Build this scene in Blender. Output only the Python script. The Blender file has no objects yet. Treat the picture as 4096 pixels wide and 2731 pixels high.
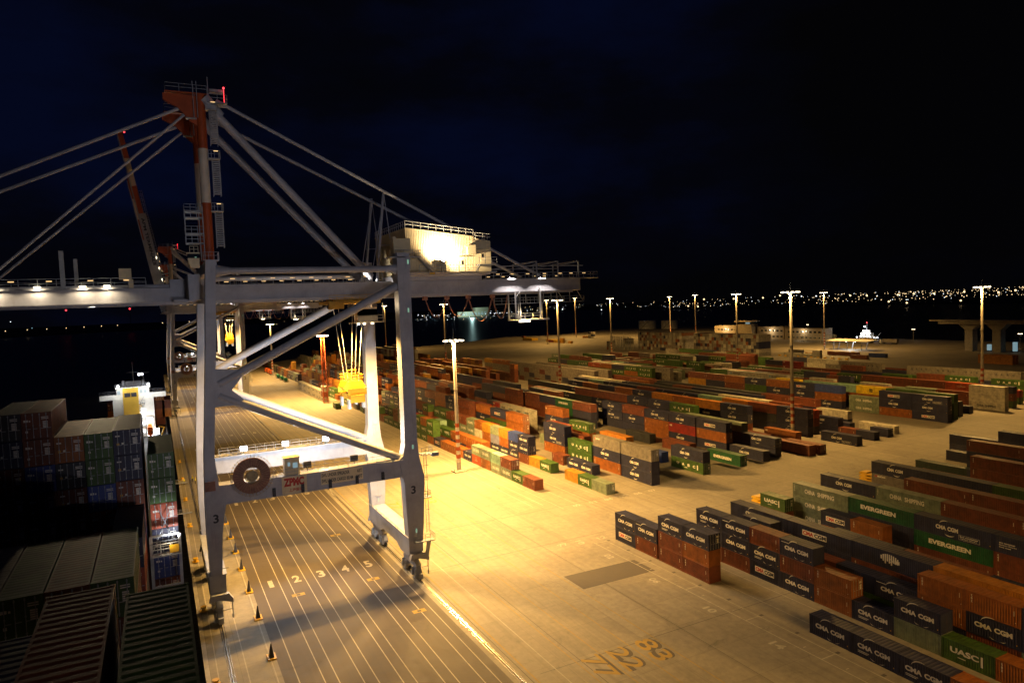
import bpy, bmesh, math, random
import numpy as np
from mathutils import Vector, Matrix
random.seed(7)
SC = bpy.context.scene
COL = SC.collection
PI = math.pi

# ------------------------------------------------------------------ helpers
def tag(o, label=None, cat=None, group=None, kind=None):
    if label: o['label'] = label
    if cat: o['category'] = cat
    if group: o['group'] = group
    if kind: o['kind'] = kind
    return o

class MB:
    """Collects shapes and links them as ONE mesh object."""
    def __init__(s): s.v = []; s.f = []; s.m = []
    def add(s, vs, fs, mi=0):
        b = len(s.v); s.v += [tuple(p) for p in vs]
        for f in fs: s.f.append(tuple(b + i for i in f)); s.m.append(mi)
    def box(s, x0, x1, y0, y1, z0, z1, mi=0):
        vs = [(x0,y0,z0),(x1,y0,z0),(x1,y1,z0),(x0,y1,z0),(x0,y0,z1),(x1,y0,z1),(x1,y1,z1),(x0,y1,z1)]
        s.add(vs, [(0,3,2,1),(4,5,6,7),(0,1,5,4),(1,2,6,5),(2,3,7,6),(3,0,4,7)], mi)
    def frame(s, p, q):
        p = Vector(p); q = Vector(q); d = q - p; L = d.length; d.normalize()
        up = Vector((0,0,1)) if abs(d.z) < .95 else Vector((0,1,0))
        a = d.cross(up).normalized(); b = a.cross(d).normalized()
        return p, q, a, b
    def bar(s, p, q, w, h=None, mi=0):
        h = h or w; p, q, a, b = s.frame(p, q)
        vs = [c + a*(w/2)*i + b*(h/2)*j for c in (p, q) for i, j in ((-1,-1),(1,-1),(1,1),(-1,1))]
        s.add(vs, [(0,1,2,3),(7,6,5,4),(0,4,5,1),(1,5,6,2),(2,6,7,3),(3,7,4,0)], mi)
    def tube(s, p, q, r, n=12, mi=0, r2=None):
        r2 = r if r2 is None else r2
        p, q, a, b = s.frame(p, q)
        vs = []
        for c, rr in ((p, r), (q, r2)):
            for k in range(n):
                t = 2*PI*k/n; vs.append(c + a*rr*math.cos(t) + b*rr*math.sin(t))
        fs = [(k, (k+1) % n, n + (k+1) % n, n + k) for k in range(n)]
        fs += [tuple(range(n-1, -1, -1)), tuple(range(n, 2*n))]
        s.add(vs, fs, mi)
    def path(s, pts, r, n=6, mi=0):
        for a, b in zip(pts, pts[1:]): s.tube(a, b, r, n, mi)
    def prism_xz(s, poly, y0, y1, mi=0):
        n = len(poly)
        vs = [(x, y0, z) for x, z in poly] + [(x, y1, z) for x, z in poly]
        fs = [tuple(range(n)), tuple(range(2*n-1, n-1, -1))] + [(i, i+n, (i+1) % n + n, (i+1) % n) for i in range(n)]
        s.add(vs, fs, mi)
    def prism_xy(s, poly, z0, z1, mi=0):
        n = len(poly)
        vs = [(x, y, z0) for x, y in poly] + [(x, y, z1) for x, y in poly]
        fs = [tuple(range(n-1, -1, -1)), tuple(range(n, 2*n))] + [(i, (i+1) % n, (i+1) % n + n, i+n) for i in range(n)]
        s.add(vs, fs, mi)
    def prism_yz(s, poly, x0, x1, mi=0):
        n = len(poly)
        vs = [(x0, y, z) for y, z in poly] + [(x1, y, z) for y, z in poly]
        fs = [tuple(range(n)), tuple(range(2*n-1, n-1, -1))] + [(i, i+n, (i+1) % n + n, (i+1) % n) for i in range(n)]
        s.add(vs, fs, mi)
    def quad(s, a, b, c, d, mi=0): s.add([a, b, c, d], [(0,1,2,3)], mi)
    def ball(s, c, r, n=8, mi=0):
        vs = []; m = n // 2
        for i in range(m+1):
            t = PI*i/m
            for k in range(n):
                p = 2*PI*k/n; vs.append((c[0]+r*math.sin(t)*math.cos(p), c[1]+r*math.sin(t)*math.sin(p), c[2]+r*math.cos(t)))
        fs = [(i*n+k, (i+1)*n+k, (i+1)*n+(k+1) % n, i*n+(k+1) % n) for i in range(m) for k in range(n)]
        s.add(vs, fs, mi)
    def rail(s, pts, h=1.1, step=1.6, r=.05, mi=0):
        for a, b in zip(pts, pts[1:]):
            a = Vector(a); b = Vector(b); L = (b-a).length; n = max(1, round(L/step))
            for i in range(n+1):
                p = a + (b-a)*(i/n); s.bar(p, p+Vector((0,0,h)), r*1.3, None, mi)
            for hh in (h, h*.55): s.bar(a+Vector((0,0,hh)), b+Vector((0,0,hh)), r*1.3, None, mi)
    def mesh(s, name, fix=True):
        me = bpy.data.meshes.new(name); me.from_pydata(s.v, [], s.f)
        for p, m in zip(me.polygons, s.m): p.material_index = m
        if fix:
            bm = bmesh.new(); bm.from_mesh(me); bmesh.ops.recalc_face_normals(bm, faces=bm.faces); bm.to_mesh(me); bm.free()
        me.update(); return me
    def build(s, name, mats, parent=None, loc=(0,0,0), fix=True, smooth=None):
        me = s.mesh(name, fix)
        for m in (mats if isinstance(mats, (list, tuple)) else [mats]): me.materials.append(m)
        if smooth: me.shade_smooth(); me.set_sharp_from_angle(angle=math.radians(smooth))
        o = bpy.data.objects.new(name, me); COL.objects.link(o); o.location = loc
        if parent: o.parent = parent
        return o

def empty(name, loc=(0,0,0), label=None, cat=None, group=None, rz=0):
    o = bpy.data.objects.new(name, None); COL.objects.link(o); o.location = loc; o.rotation_euler = (0,0,rz)
    o.empty_display_size = .5
    return tag(o, label, cat, group)

KIDS = {}
def copy_tree(o, parent=None, skip=()):
    c = o.copy(); COL.objects.link(c)
    if parent is not None: c.parent = parent
    for ch in o.children:
        if ch.name.split('.')[0] not in skip: copy_tree(ch, c, skip)
    return c

# ------------------------------------------------------------------ materials
def new_mat(name):
    m = bpy.data.materials.new(name); m.use_nodes = True
    nt = m.node_tree; b = nt.nodes['Principled BSDF']
    return m, nt, b
def N(nt, t, **kw):
    n = nt.nodes.new(t)
    for k, v in kw.items():
        if k in n.inputs: n.inputs[k].default_value = v
        else: setattr(n, k, v)
    return n
def ramp(nt, fac, stops):
    r = nt.nodes.new('ShaderNodeValToRGB'); e = r.color_ramp.elements
    e[0].position, e[0].color = stops[0][0], (*stops[0][1], 1)
    e[1].position, e[1].color = stops[-1][0], (*stops[-1][1], 1)
    for p, c in stops[1:-1]:
        x = e.new(p); x.color = (*c, 1)
    nt.links.new(fac, r.inputs[0]); return r.outputs[0]
def mixc(nt, fac, a, b, mode='MIX'):
    m = nt.nodes.new('ShaderNodeMix'); m.data_type = 'RGBA'; m.blend_type = mode
    for sock, v in ((m.inputs[0], fac), (m.inputs[6], a), (m.inputs[7], b)):
        if hasattr(v, 'links'): nt.links.new(v, sock)
        else: sock.default_value = v if not isinstance(v, tuple) else (*v, 1)
    return m.outputs[2]
def paint(name, c, rough=.55, dirt=.35, scale=.5, metal=0, wave=False, rust=(.10,.045,.02)):
    """weathered paint: soft tone changes, dirt streaks running down, a little rust"""
    m, nt, b = new_mat(name)
    tc = N(nt, 'ShaderNodeTexCoord'); oi = N(nt, 'ShaderNodeObjectInfo')
    add = N(nt, 'ShaderNodeVectorMath', operation='ADD'); nt.links.new(tc.outputs['Object'], add.inputs[0])
    sc = N(nt, 'ShaderNodeVectorMath', operation='SCALE'); sc.inputs['Scale'].default_value = 91
    nt.links.new(oi.outputs['Location'], sc.inputs[0]); nt.links.new(sc.outputs[0], add.inputs[1])
    n1 = N(nt, 'ShaderNodeTexNoise', Scale=scale, Detail=6.0, Roughness=.65); nt.links.new(add.outputs[0], n1.inputs['Vector'])
    mp = N(nt, 'ShaderNodeMapping'); mp.inputs['Scale'].default_value = (2.2, 2.2, .25); nt.links.new(add.outputs[0], mp.inputs[0])
    n2 = N(nt, 'ShaderNodeTexNoise', Scale=1.0, Detail=5.0, Roughness=.7); nt.links.new(mp.outputs[0], n2.inputs['Vector'])
    dk = tuple(x*(1-dirt) for x in c); lt = tuple(min(1, x*(1+dirt*.25)) for x in c)
    c1 = ramp(nt, n1.outputs[0], [(.3, dk), (.62, lt)])
    f2 = ramp(nt, n2.outputs[0], [(.55, (0,0,0)), (.78, (1,1,1))])
    mm = N(nt, 'ShaderNodeMath', operation='MULTIPLY'); mm.inputs[1].default_value = dirt; nt.links.new(f2, mm.inputs[0])
    nt.links.new(mixc(nt, mm.outputs[0], c1, rust), b.inputs['Base Color'])
    b.inputs['Roughness'].default_value = rough; b.inputs['Metallic'].default_value = metal
    if wave:
        sx = N(nt, 'ShaderNodeSeparateXYZ'); nt.links.new(tc.outputs['Object'], sx.inputs[0])
        w = N(nt, 'ShaderNodeMath', operation='MULTIPLY'); w.inputs[1].default_value = 2*PI/.28; nt.links.new(sx.outputs[1], w.inputs[0])
        si = N(nt, 'ShaderNodeMath', operation='SINE'); nt.links.new(w.outputs[0], si.inputs[0])
        bp = N(nt, 'ShaderNodeBump', Strength=.5, Distance=.03); nt.links.new(si.outputs[0], bp.inputs['Height']); nt.links.new(bp.outputs[0], b.inputs['Normal'])
    return m
def plain(name, c, rough=.5, metal=0):
    m, nt, b = new_mat(name); b.inputs['Base Color'].default_value = (*c, 1); b.inputs['Roughness'].default_value = rough; b.inputs['Metallic'].default_value = metal
    n = N(nt, 'ShaderNodeTexNoise', Scale=1.5, Detail=4.0); tc = N(nt, 'ShaderNodeTexCoord'); nt.links.new(tc.outputs['Object'], n.inputs['Vector'])
    nt.links.new(ramp(nt, n.outputs[0], [(.3, tuple(x*.8 for x in c)), (.7, c)]), b.inputs['Base Color'])
    return m
def glow(name, c, s):
    m, nt, b = new_mat(name); b.inputs['Base Color'].default_value = (.2,.2,.2,1)
    b.inputs['Emission Color'].default_value = (*c, 1); b.inputs['Emission Strength'].default_value = s
    m.cycles.emission_sampling = 'NONE'; return m

SOD = (1.0, .56, .145); WARM = (1.0, .76, .46); WHITE = (.92, .95, 1.0)
M = {}
M['steel'] = paint('crane_steel_paint', (.37,.38,.42), .5, .25, .25)
M['cream'] = paint('cream_paint', (.72,.60,.36), .55, .25, .3)
M['red'] = paint('mast_red_paint', (.42,.072,.012), .55, .25, .4)
M['bandw'] = paint('mast_white_paint', (.70,.60,.46), .55, .2, .4)
M['dark'] = plain('dark_machinery', (.035,.035,.04), .55)
M['black'] = plain('black_paint', (.012,.012,.014), .5)
M['yellow'] = paint('yellow_paint', (.72,.42,.02), .5, .25, .8)
M['reel'] = paint('rusty_reel', (.30,.14,.10), .7, .35, 1.5)
M['brass'] = paint('dull_brass_spokes', (.34,.26,.11), .5, .3, 1.5)
M['galv'] = paint('galvanised_steel', (.34,.36,.38), .5, .3, 1.)
M['letter'] = plain('white_lettering', (.78,.74,.66), .6)
M['letred'] = plain('red_lettering', (.55,.04,.02), .6)
M['letdark'] = plain('dark_lettering', (.02,.02,.035), .6)
M['letyel'] = plain('yellow_sticker', (.75,.42,.03), .6)
M['letblue'] = plain('blue_mark', (.08,.22,.45), .6)
M['glass'] = plain('window_glass', (.02,.03,.04), .08)
M['pole'] = paint('grey_mast_paint', (.36,.33,.29), .5, .2, .5)
M['white'] = paint('ship_white_paint', (.74,.72,.64), .5, .2, .4)
M['funnel'] = paint('ship_yellow_paint', (.62,.38,.04), .5, .15, .4)
M['hull'] = paint('dark_hull_paint', (.02,.025,.03), .5, .3, .3)
M['orange'] = paint('lifeboat_orange', (.6,.12,.02), .45, .15, 1.)
M['bluegreen'] = paint('green_tank_paint', (.02,.22,.12), .4, .2, 1.)
M['conc'] = paint('concrete_wall', (.36,.33,.29), .8, .3, .6)
M['wall'] = paint('beige_wall', (.46,.38,.26), .7, .25, .5)
M['hivis'] = plain('high_visibility_cloth', (.75,.7,.04), .7)
M['cloth'] = plain('dark_work_trousers', (.03,.035,.06), .8)
M['skin'] = plain('skin', (.45,.26,.18), .6)
M['g_sod'] = glow('lit_sodium_lamp', (1,.80,.52), 9)
M['g_white'] = glow('lit_white_lamp', (.9,.95,1.), 12)
M['g_warm'] = glow('lit_warm_lamp', (1,.86,.6), 8)
M['g_sign'] = glow('lit_walkway_lamp', (1,.62,.25), 1.1)
M['g_red'] = glow('lit_red_beacon', (1,.04,.05), 4)
M['g_city_white'] = glow('lit_far_white_lamp', (.85,.93,1.), 2.6)
M['g_city_warm'] = glow('lit_far_warm_lamp', (1,.70,.36), 2.6)
M['g_city_sod'] = glow('lit_far_sodium_lamp', (1,.62,.25), 1.4)
M['g_city_cyan'] = glow('lit_far_blue_lamp', (.4,.75,.9), .9)
M['g_green'] = glow('lit_green_window', (.35,.75,.5), .5)
M['g_cyan'] = glow('lit_blue_window', (.45,.75,.85), .35)

# container paints
CC = dict(navy=(.022,.024,.062), brown=(.16,.042,.018), orange_brown=(.27,.085,.016), orange=(.42,.16,.018), orange_red=(.36,.06,.018),
          red=(.24,.018,.014), green=(.045,.10,.018), evergreen=(.008,.085,.028), grey_green=(.18,.22,.155), grey=(.22,.195,.165),
          light_grey=(.36,.34,.29), white=(.58,.54,.44), yellow=(.68,.47,.015), ochre=(.40,.20,.02), teal=(.22,.36,.27), lavender=(.20,.22,.36),
          blue=(.035,.06,.24), dark_green=(.015,.035,.03), charcoal=(.03,.033,.042))
CNAME = dict(navy='navy', brown='brown', orange_brown='rust-orange', orange='orange', orange_red='orange-red', red='dark red', green='green',
             evergreen='emerald', grey_green='grey-green', grey='grey', light_grey='pale grey', white='cream', yellow='yellow', ochre='ochre',
             teal='pale green', lavender='lavender', blue='blue', dark_green='dark green', charcoal='charcoal')
for k, c in CC.items():
    M['c_'+k] = paint('container_'+k, c, .55, .45, .8)
    M['w_'+k] = paint('container_corrugated_'+k, c, .55, .45, .8, wave=True)

def ground_mat(name, base, dark, light, slab=None, streak=True, rough=.85):
    m, nt, b = new_mat(name)
    tc = N(nt, 'ShaderNodeTexCoord')
    n1 = N(nt, 'ShaderNodeTexNoise', Scale=.035, Detail=8.0, Roughness=.62); nt.links.new(tc.outputs['Object'], n1.inputs['Vector'])
    n2 = N(nt, 'ShaderNodeTexNoise', Scale=.9, Detail=6.0, Roughness=.7); nt.links.new(tc.outputs['Object'], n2.inputs['Vector'])
    col = ramp(nt, n1.outputs[0], [(.32, dark), (.5, base), (.68, light)])
    col = mixc(nt, .5, col, ramp(nt, n2.outputs[0], [(.35, tuple(x*.62 for x in base)), (.65, tuple(min(1, x*1.25) for x in base))]))
    if streak:   # tyre tracks along the lanes
        mp = N(nt, 'ShaderNodeMapping'); mp.inputs['Scale'].default_value = (.55, .012, 1); nt.links.new(tc.outputs['Object'], mp.inputs[0])
        n3 = N(nt, 'ShaderNodeTexNoise', Scale=1.6, Detail=4.0, Roughness=.6); nt.links.new(mp.outputs[0], n3.inputs['Vector'])
        f = ramp(nt, n3.outputs[0], [(.5, (0,0,0)), (.72, (.55,.55,.55))])
        col = mixc(nt, f, col, dark)
    n4 = N(nt, 'ShaderNodeTexNoise', Scale=.16, Detail=10.0, Roughness=.75, Distortion=1.2); nt.links.new(tc.outputs['Object'], n4.inputs['Vector'])
    col = mixc(nt, ramp(nt, n4.outputs[0], [(.58, (0,0,0)), (.72, (.6,.6,.6))]), col, tuple(x*.45 for x in dark))
    if slab:
        br = N(nt, 'ShaderNodeTexBrick', offset=0.0, offset_frequency=1); br.inputs['Scale'].default_value = 1
        br.inputs['Mortar Size'].default_value = .02; br.inputs['Brick Width'].default_value = slab[0]; br.inputs['Row Height'].default_value = slab[1]
        nt.links.new(tc.outputs['Object'], br.inputs['Vector'])
        br.inputs['Color1'].default_value = (1,1,1,1); br.inputs['Color2'].default_value = (.86,.86,.88,1); br.inputs['Mortar'].default_value = (.55,.52,.5,1)
        col = mixc(nt, 1.0, col, br.outputs['Color'], 'MULTIPLY')
    nt.links.new(col, b.inputs['Base Color'])
    rr = ramp(nt, n2.outputs[0], [(.3, (rough-.2,)*3), (.7, (rough,)*3)]); nt.links.new(rr, b.inputs['Roughness'])
    bp = N(nt, 'ShaderNodeBump', Strength=.25, Distance=.05); nt.links.new(n2.outputs[0], bp.inputs['Height']); nt.links.new(bp.outputs[0], b.inputs['Normal'])
    return m
M['concrete'] = ground_mat('yard_concrete', (.27,.235,.18), (.16,.135,.10), (.35,.31,.24), slab=(6.1, 7.3))
M['asphalt'] = ground_mat('lane_asphalt', (.085,.066,.052), (.058,.046,.038), (.12,.095,.07))
M['conc_strip'] = ground_mat('quay_concrete', (.26,.23,.175), (.16,.14,.11), (.33,.29,.22), slab=(3.5, 5.2), streak=False)
M['patch'] = ground_mat('asphalt_patch', (.085,.07,.058), (.07,.058,.048), (.11,.09,.075), streak=False)
M['line'] = ground_mat('white_road_paint', (.42,.38,.30), (.20,.17,.13), (.52,.48,.4), streak=True)
M['lineY'] = ground_mat('yellow_road_paint', (.34,.22,.04), (.20,.14,.05), (.40,.26,.05), streak=False)
M['railsteel'] = plain('worn_rail_steel', (.45,.40,.34), .25, .9)
M['land'] = plain('dark_far_land', (.012,.013,.012), .9)
m, nt, b = new_mat('harbour_water'); M['water'] = m
b.inputs['Base Color'].default_value = (.004,.006,.009,1); b.inputs['Roughness'].default_value = .34; b.inputs['IOR'].default_value = 1.33; b.inputs['Specular IOR Level'].default_value = .18
tc = N(nt, 'ShaderNodeTexCoord'); n1 = N(nt, 'ShaderNodeTexNoise', Scale=.25, Detail=6.0, Roughness=.6); nt.links.new(tc.outputs['Object'], n1.inputs['Vector'])
bp = N(nt, 'ShaderNodeBump', Strength=.6, Distance=.5); nt.links.new(n1.outputs[0], bp.inputs['Height']); nt.links.new(bp.outputs[0], b.inputs['Normal'])

# ------------------------------------------------------------------ text as mesh (local: x to the right, y up, z towards the reader)
_txt = {}
def text_mesh(s, bold=.012):
    key = (s, bold)
    if key in _txt: return _txt[key]
    cu = bpy.data.curves.new('lettering', 'FONT'); cu.body = s; cu.resolution_u = 3; cu.offset = bold; cu.fill_mode = 'FRONT'
    o = bpy.data.objects.new('lettering', cu); COL.objects.link(o)
    dg = bpy.context.evaluated_depsgraph_get(); dg.update()
    me = bpy.data.meshes.new_from_object(o.evaluated_get(dg))
    vs = np.array([tuple(v.co) for v in me.vertices]) if len(me.vertices) else np.zeros((1,3))
    fs = [tuple(p.vertices) for p in me.polygons]
    bpy.data.objects.remove(o); bpy.data.curves.remove(cu); bpy.data.meshes.remove(me)
    lo = vs.min(0); hi = vs.max(0)
    vs = (vs - lo) / np.maximum(hi - lo, 1e-6)
    _txt[key] = (vs, fs); return _txt[key]
class Logo:
    """flat artwork in (u, v) metres; put() places it on a face."""
    def __init__(s): s.items = []
    def text(s, t, u0, u1, v0, v1, mi=0, bold=.02, lift=0):
        vs, fs = text_mesh(t, bold)
        s.items.append(([(u0+(u1-u0)*p[0], v0+(v1-v0)*p[1]) for p in vs], fs, mi, lift)); return s
    def vtext(s, t, u, v, h, mi=0, w=None):     # letters one under another
        w = w or h*.8
        for i, ch in enumerate(t): s.text(ch, u, u+w, v-(i+1)*h*1.25+h*.25, v-(i+1)*h*1.25+h*1.25, mi)
        return s
    def rect(s, u0, u1, v0, v1, mi=0, lift=0):
        s.items.append(([(u0,v0),(u1,v0),(u1,v1),(u0,v1)], [(0,1,2,3)], mi, lift)); return s
    def poly(s, pts, mi=0, lift=0): s.items.append((pts, [tuple(range(len(pts)))], mi, lift)); return s
    def arc(s, cu, cv, r, a0, a1, w, mi=0, ky=.5, n=8):
        o = [(cu+r*math.cos(a0+(a1-a0)*i/n), cv+r*ky*math.sin(a0+(a1-a0)*i/n)) for i in range(n+1)]
        for (a, b), (c, d), i in zip(o, o[1:], range(n)):
            k = math.sin(PI*(i+.8)/(n+.6)); s.poly([(a,b-w*k/2),(c,d-w*k/2),(c,d+w*k/2),(a,b+w*k/2)], mi)
        return s
    def put(s, mb, f):
        for pts, fs, mi, lift in s.items: mb.add([f(u, v, lift) for u, v in pts], fs, mi)

LM = [M['letter'], M['letred'], M['letdark'], M['letyel'], M['letblue']]
def logo_for(kind, L, h):
    g = Logo(); k = L/6.058; small = L < 7
    def cma(u0, u1, vc, hh):
        w = u1-u0
        g.text('CMA', u0, u0+w*.47, vc-hh/2, vc+hh/2, 0, .05); g.text('CGM', u0+w*.53, u1, vc-hh/2, vc+hh/2, 0, .05)
        g.arc(u0+w*.46, vc+hh*.55, w*.30, PI*.93, PI*.42, hh*.22, 0, .75); g.arc(u0+w*.62, vc-hh*.55, w*.30, PI*1.25, PI*1.75, hh*.22, 0, .75)
    if kind in ('cma', 'eco', 'cmat'):
        if small: cma(.95, 5.2, 1.42, .62)
        else: cma(3.6, 7.1, 1.5, .68)
        if kind == 'eco':
            if small:
                for r in range(2): g.rect(1.0, 2.5-.2*r, .72-r*.17, .80-r*.17)
            else:
                for (a, b, c, d) in ((7.2,10.3,1.0,1.03),(7.2,10.3,.28,.31),(7.2,7.23,.28,1.03),(10.27,10.3,.28,1.03)): g.rect(a, b, c, d)
                g.text('eco container', 7.35, 10.1, .68, .92); g.text('bamboo flooring', 7.5, 9.9, .38, .6)
        if kind == 'cmat' and small: g.rect(.3, 1.7, 2.12, 2.2)
        g.rect(L-.45, L-.35, .45, .6, 3)
    elif kind == 'plate':
        a, b = (1.1, 4.9) if small else (3.4, 7.9)
        g.rect(a, b, .95, 1.82, 0); w = b-a
        g.text('CMA', a+.12, a+w*.47, 1.06, 1.70, 1, .05, .006); g.text('CGM', a+w*.5, b-.1, 1.06, 1.70, 2, .05, .006)
    elif kind == 'ecotext':
        g.text('eco container', .8, 3.0, 1.45, 1.7); g.text('bamboo flooring', .8, 3.2, 1.1, 1.35); g.text('light steel', .8, 2.4, .78, 1.0)
    elif kind == 'globe':
        for i in range(9):
            a = -1.25+i*.31; hh = math.sqrt(max(.05, 1-(a/1.45)**2))*.75
            g.rect(6+a-.1, 6+a+.1, 1.45-hh*(.4+.6*((i*7) % 3)/2), 1.45+hh, 0)
        g.text('CGM', 5.9, 7.5, 1.1, 1.6, 0, .03, .006)
    elif kind == 'uasc':
        if small:
            g.text('UASC', 1.0, 4.3, 1.15, 1.85, 0, .04); g.rect(4.5, 4.75, .7, 1.95, 0); g.rect(1.9, 2.8, .72, .82)
        else:
            for i, ch in enumerate('UASC'): g.text(ch, 2.2+i*2.05, 3.1+i*2.05, 1.1, 1.8, 0, .05)
            g.rect(9.9, 10.3, .8, 2.05, 0); g.rect(5.2, 6.3, .68, .82)
    elif kind == 'uascd':
        for i, ch in enumerate('UASC'): g.text(ch, 2.2+i*2.3, 3.0+i*2.3, 1.0, 1.8, 2, .03)
    elif kind == 'evergreen': g.text('EVERGREEN', L*.20, L*.74, 1.0, 1.78, 0, .05)
    elif kind in ('china', 'chinad'):
        mi = 0 if kind == 'china' else 2
        if small: g.text('CHINA', 1.1, 2.7, 1.0, 1.8, mi, .03); g.text('SHIPPING', 2.95, 5.1, 1.0, 1.8, mi, .03)
        else: g.text('CHINA', 2.8, 5.1, 1.0, 1.85, mi, .03); g.text('SHIPPING', 5.7, 9.3, 1.0, 1.85, mi, .03)
        g.vtext('CSCL', .3, 2.3, .26, mi)
    elif kind == 'maersk':
        g.rect(L*.16, L*.24, 1.1, 1.65, 4); g.text('MAERSK', L*.28, L*.74, 1.05, 1.7, 2, .04)
    elif kind == 'msc':
        g.text('m', 5.6, 6.9, 1.45, 2.1, 2, .06); g.text('sc', 5.6, 6.9, .75, 1.35, 2, .06)
    elif kind == 'seaco': g.text('se', .7, 1.3, 1.95, 2.3, 1, .04); g.text('aco', 1.3, 3.2, 1.95, 2.3, 0, .04)
    elif kind == 'italia': g.text('ITALIA', 7.0, 10.0, .9, 1.7, 0, .03)
    elif kind == 'tex':
        g.vtext('tex', .55, 2.3, .30, 0, .2); g.rect(L-.75, L-.68, 1.3, 1.9); g.rect(L-.6, L-.5, .5, .58)
    elif kind == 'ge': g.text('GE', .4, 1.3, 1.9, 2.35, 0, .04)
    elif kind == 'mark': g.arc(L*.5, 1.7, .35, 0, 2*PI, .12, 0, 1); g.rect(L*.36, L*.64, 1.05, 1.15)
    elif kind == 'cai': g.text('GE', .5, 1.6, 1.8, 2.3, 0, .03)
    return g

# code letter -> (paint, lettering)
CODE = {'N':('navy','cma'),'P':('navy','plate'),'n':('navy',None),'e':('navy','eco'),'h':('navy','cmat'),'f':('navy','ecotext'),'V':('navy','globe'),
        'B':('brown','tex'),'b':('orange_brown','tex'),'k':('brown',None),'o':('orange_brown','ge'),'O':('orange',None),'R':('orange_red','mark'),
        'r':('red','cai'),'U':('green','uasc'),'g':('green',None),'E':('evergreen','evergreen'),'C':('grey_green','china'),'c':('grey_green',None),
        'G':('grey',None),'q':('grey','seaco'),'M':('light_grey','maersk'),'m':('light_grey',None),'W':('white',None),'S':('white','chinad'),
        'Z':('yellow','msc'),'Y':('ochre',None),'T':('teal',None),'L':('lavender',None),'K':('blue',None),'u':('grey','uascd'),'I':('navy','italia'),
        'd':('dark_green',None),'D':('charcoal',None)}
LTEXT = {'cma':'white lettering and arcs','plate':'red and black name plate','eco':'white lettering and small boxed note','cmat':'white lettering, small corner text',
         'ecotext':'three small text lines','globe':'globe-shaped emblem','tex':'small vertical letters','ge':'two corner letters','mark':'round white mark','cai':'two corner letters',
         'uasc':'white lettering and bar','uascd':'dark spaced letters','evergreen':'one wide white word','china':'two white words','chinad':'two dark words','maersk':'blue mark and dark word','msc':'black stacked letters',
         'seaco':'small corner word','italia':'white word at one end'}

# ------------------------------------------------------------------ camera (position and lens recovered from the photograph)
F_PX, YAW, PIT, ROL, CAMZ = 2768.74, .4736, .0534, -.0390, 44.93
fwd = Vector((math.sin(YAW)*math.cos(PIT), math.cos(YAW)*math.cos(PIT), -math.sin(PIT)))
rgt = Vector((math.cos(YAW), -math.sin(YAW), 0)); upv = rgt.cross(fwd)
r2 = rgt*math.cos(ROL) + upv*math.sin(ROL); u2 = -rgt*math.sin(ROL) + upv*math.cos(ROL)
cam = bpy.data.cameras.new('camera'); co = bpy.data.objects.new('camera', cam); COL.objects.link(co)
co.matrix_world = Matrix(((r2.x,u2.x,-fwd.x,0),(r2.y,u2.y,-fwd.y,0),(r2.z,u2.z,-fwd.z,CAMZ),(0,0,0,1)))
cam.sensor_width = 36; cam.lens = 36*F_PX/4096; cam.clip_start = .5; cam.clip_end = 20000
SC.camera = co
def px(p):
    d = Vector(p) - Vector((0,0,CAMZ)); z = d.dot(fwd)
    return (2048 + F_PX*d.dot(r2)/z, 1365.5 - F_PX*d.dot(u2)/z, z)

# ------------------------------------------------------------------ containers
CW, H8, HC = 2.438, 2.591, 2.896
_cm = {}
def cmesh(L, h):
    key = ('body', L, h)
    if key in _cm: return _cm[key]
    b = MB(); p = .14
    for x in (0, CW-p):
        for y in (0, L-p): b.box(x, x+p, y, y+p, .0, h)
        b.box(x+.01, x+p-.01, p, L-p, .02, .20); b.box(x+.02, x+p-.02, p, L-p, h-.12, h-.02)
    for y in (0, L-p): b.box(p, CW-p, y+.01, y+p-.01, .02, .2); b.box(p, CW-p, y+.01, y+p-.01, h-.14, h-.02)
    for x in (-.012, CW-.17):
        for y in (-.012, L-.17):
            for z in (-.001, h-.11): b.box(x, x+.182, y, y+.182, z, z+.115)
    n = int(round((L-2*p)/.30)); st = (L-2*p)/n                      # corrugated side walls
    for s in (0, 1):
        x_out, x_in = (.022, .075) if s == 0 else (CW-.022, CW-.075)
        prof = []
        for i in range(n):
            y = p + i*st; prof += [(x_in, y), (x_out, y+st*.22), (x_out, y+st*.5), (x_in, y+st*.72)]
        prof.append((x_in, L-p))
        for (xa, ya), (xb, yb) in zip(prof, prof[1:]): b.quad((xa,ya,.2), (xb,yb,.2), (xb,yb,h-.12), (xa,ya,h-.12))
    n = int(round((L-2*p)/.55)); st = (L-2*p)/n; prof = []            # pressed roof
    for i in range(n):
        y = p + i*st; prof += [(h-.05, y), (h-.02, y+st*.2), (h-.02, y+st*.6), (h-.05, y+st*.8)]
    prof.append((h-.05, L-p))
    for (za, ya), (zb, yb) in zip(prof, prof[1:]): b.quad((p-.02,ya,za), (CW-p+.02,ya,za), (CW-p+.02,yb,zb), (p-.02,yb,zb))
    for yy, s in ((.03, 1), (L-.03, -1)):                             # end walls
        n = 9; st = (CW-2*p)/n; prof = []
        for i in range(n):
            x = p+i*st; prof += [(x, yy), (x+st*.25, yy+s*.04), (x+st*.5, yy+s*.04), (x+st*.75, yy)]
        prof.append((CW-p, yy))
        for (xa, ya), (xb, yb) in zip(prof, prof[1:]): b.quad((xa,ya,.2), (xb,yb,.2), (xb,yb,h-.14), (xa,ya,h-.14))
    b.quad((p,p,.1),(p,L-p,.1),(CW-p,L-p,.1),(CW-p,p,.1))
    me = b.mesh('container_body', fix=False); me.materials.append(None); _cm[key] = me; return me
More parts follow.
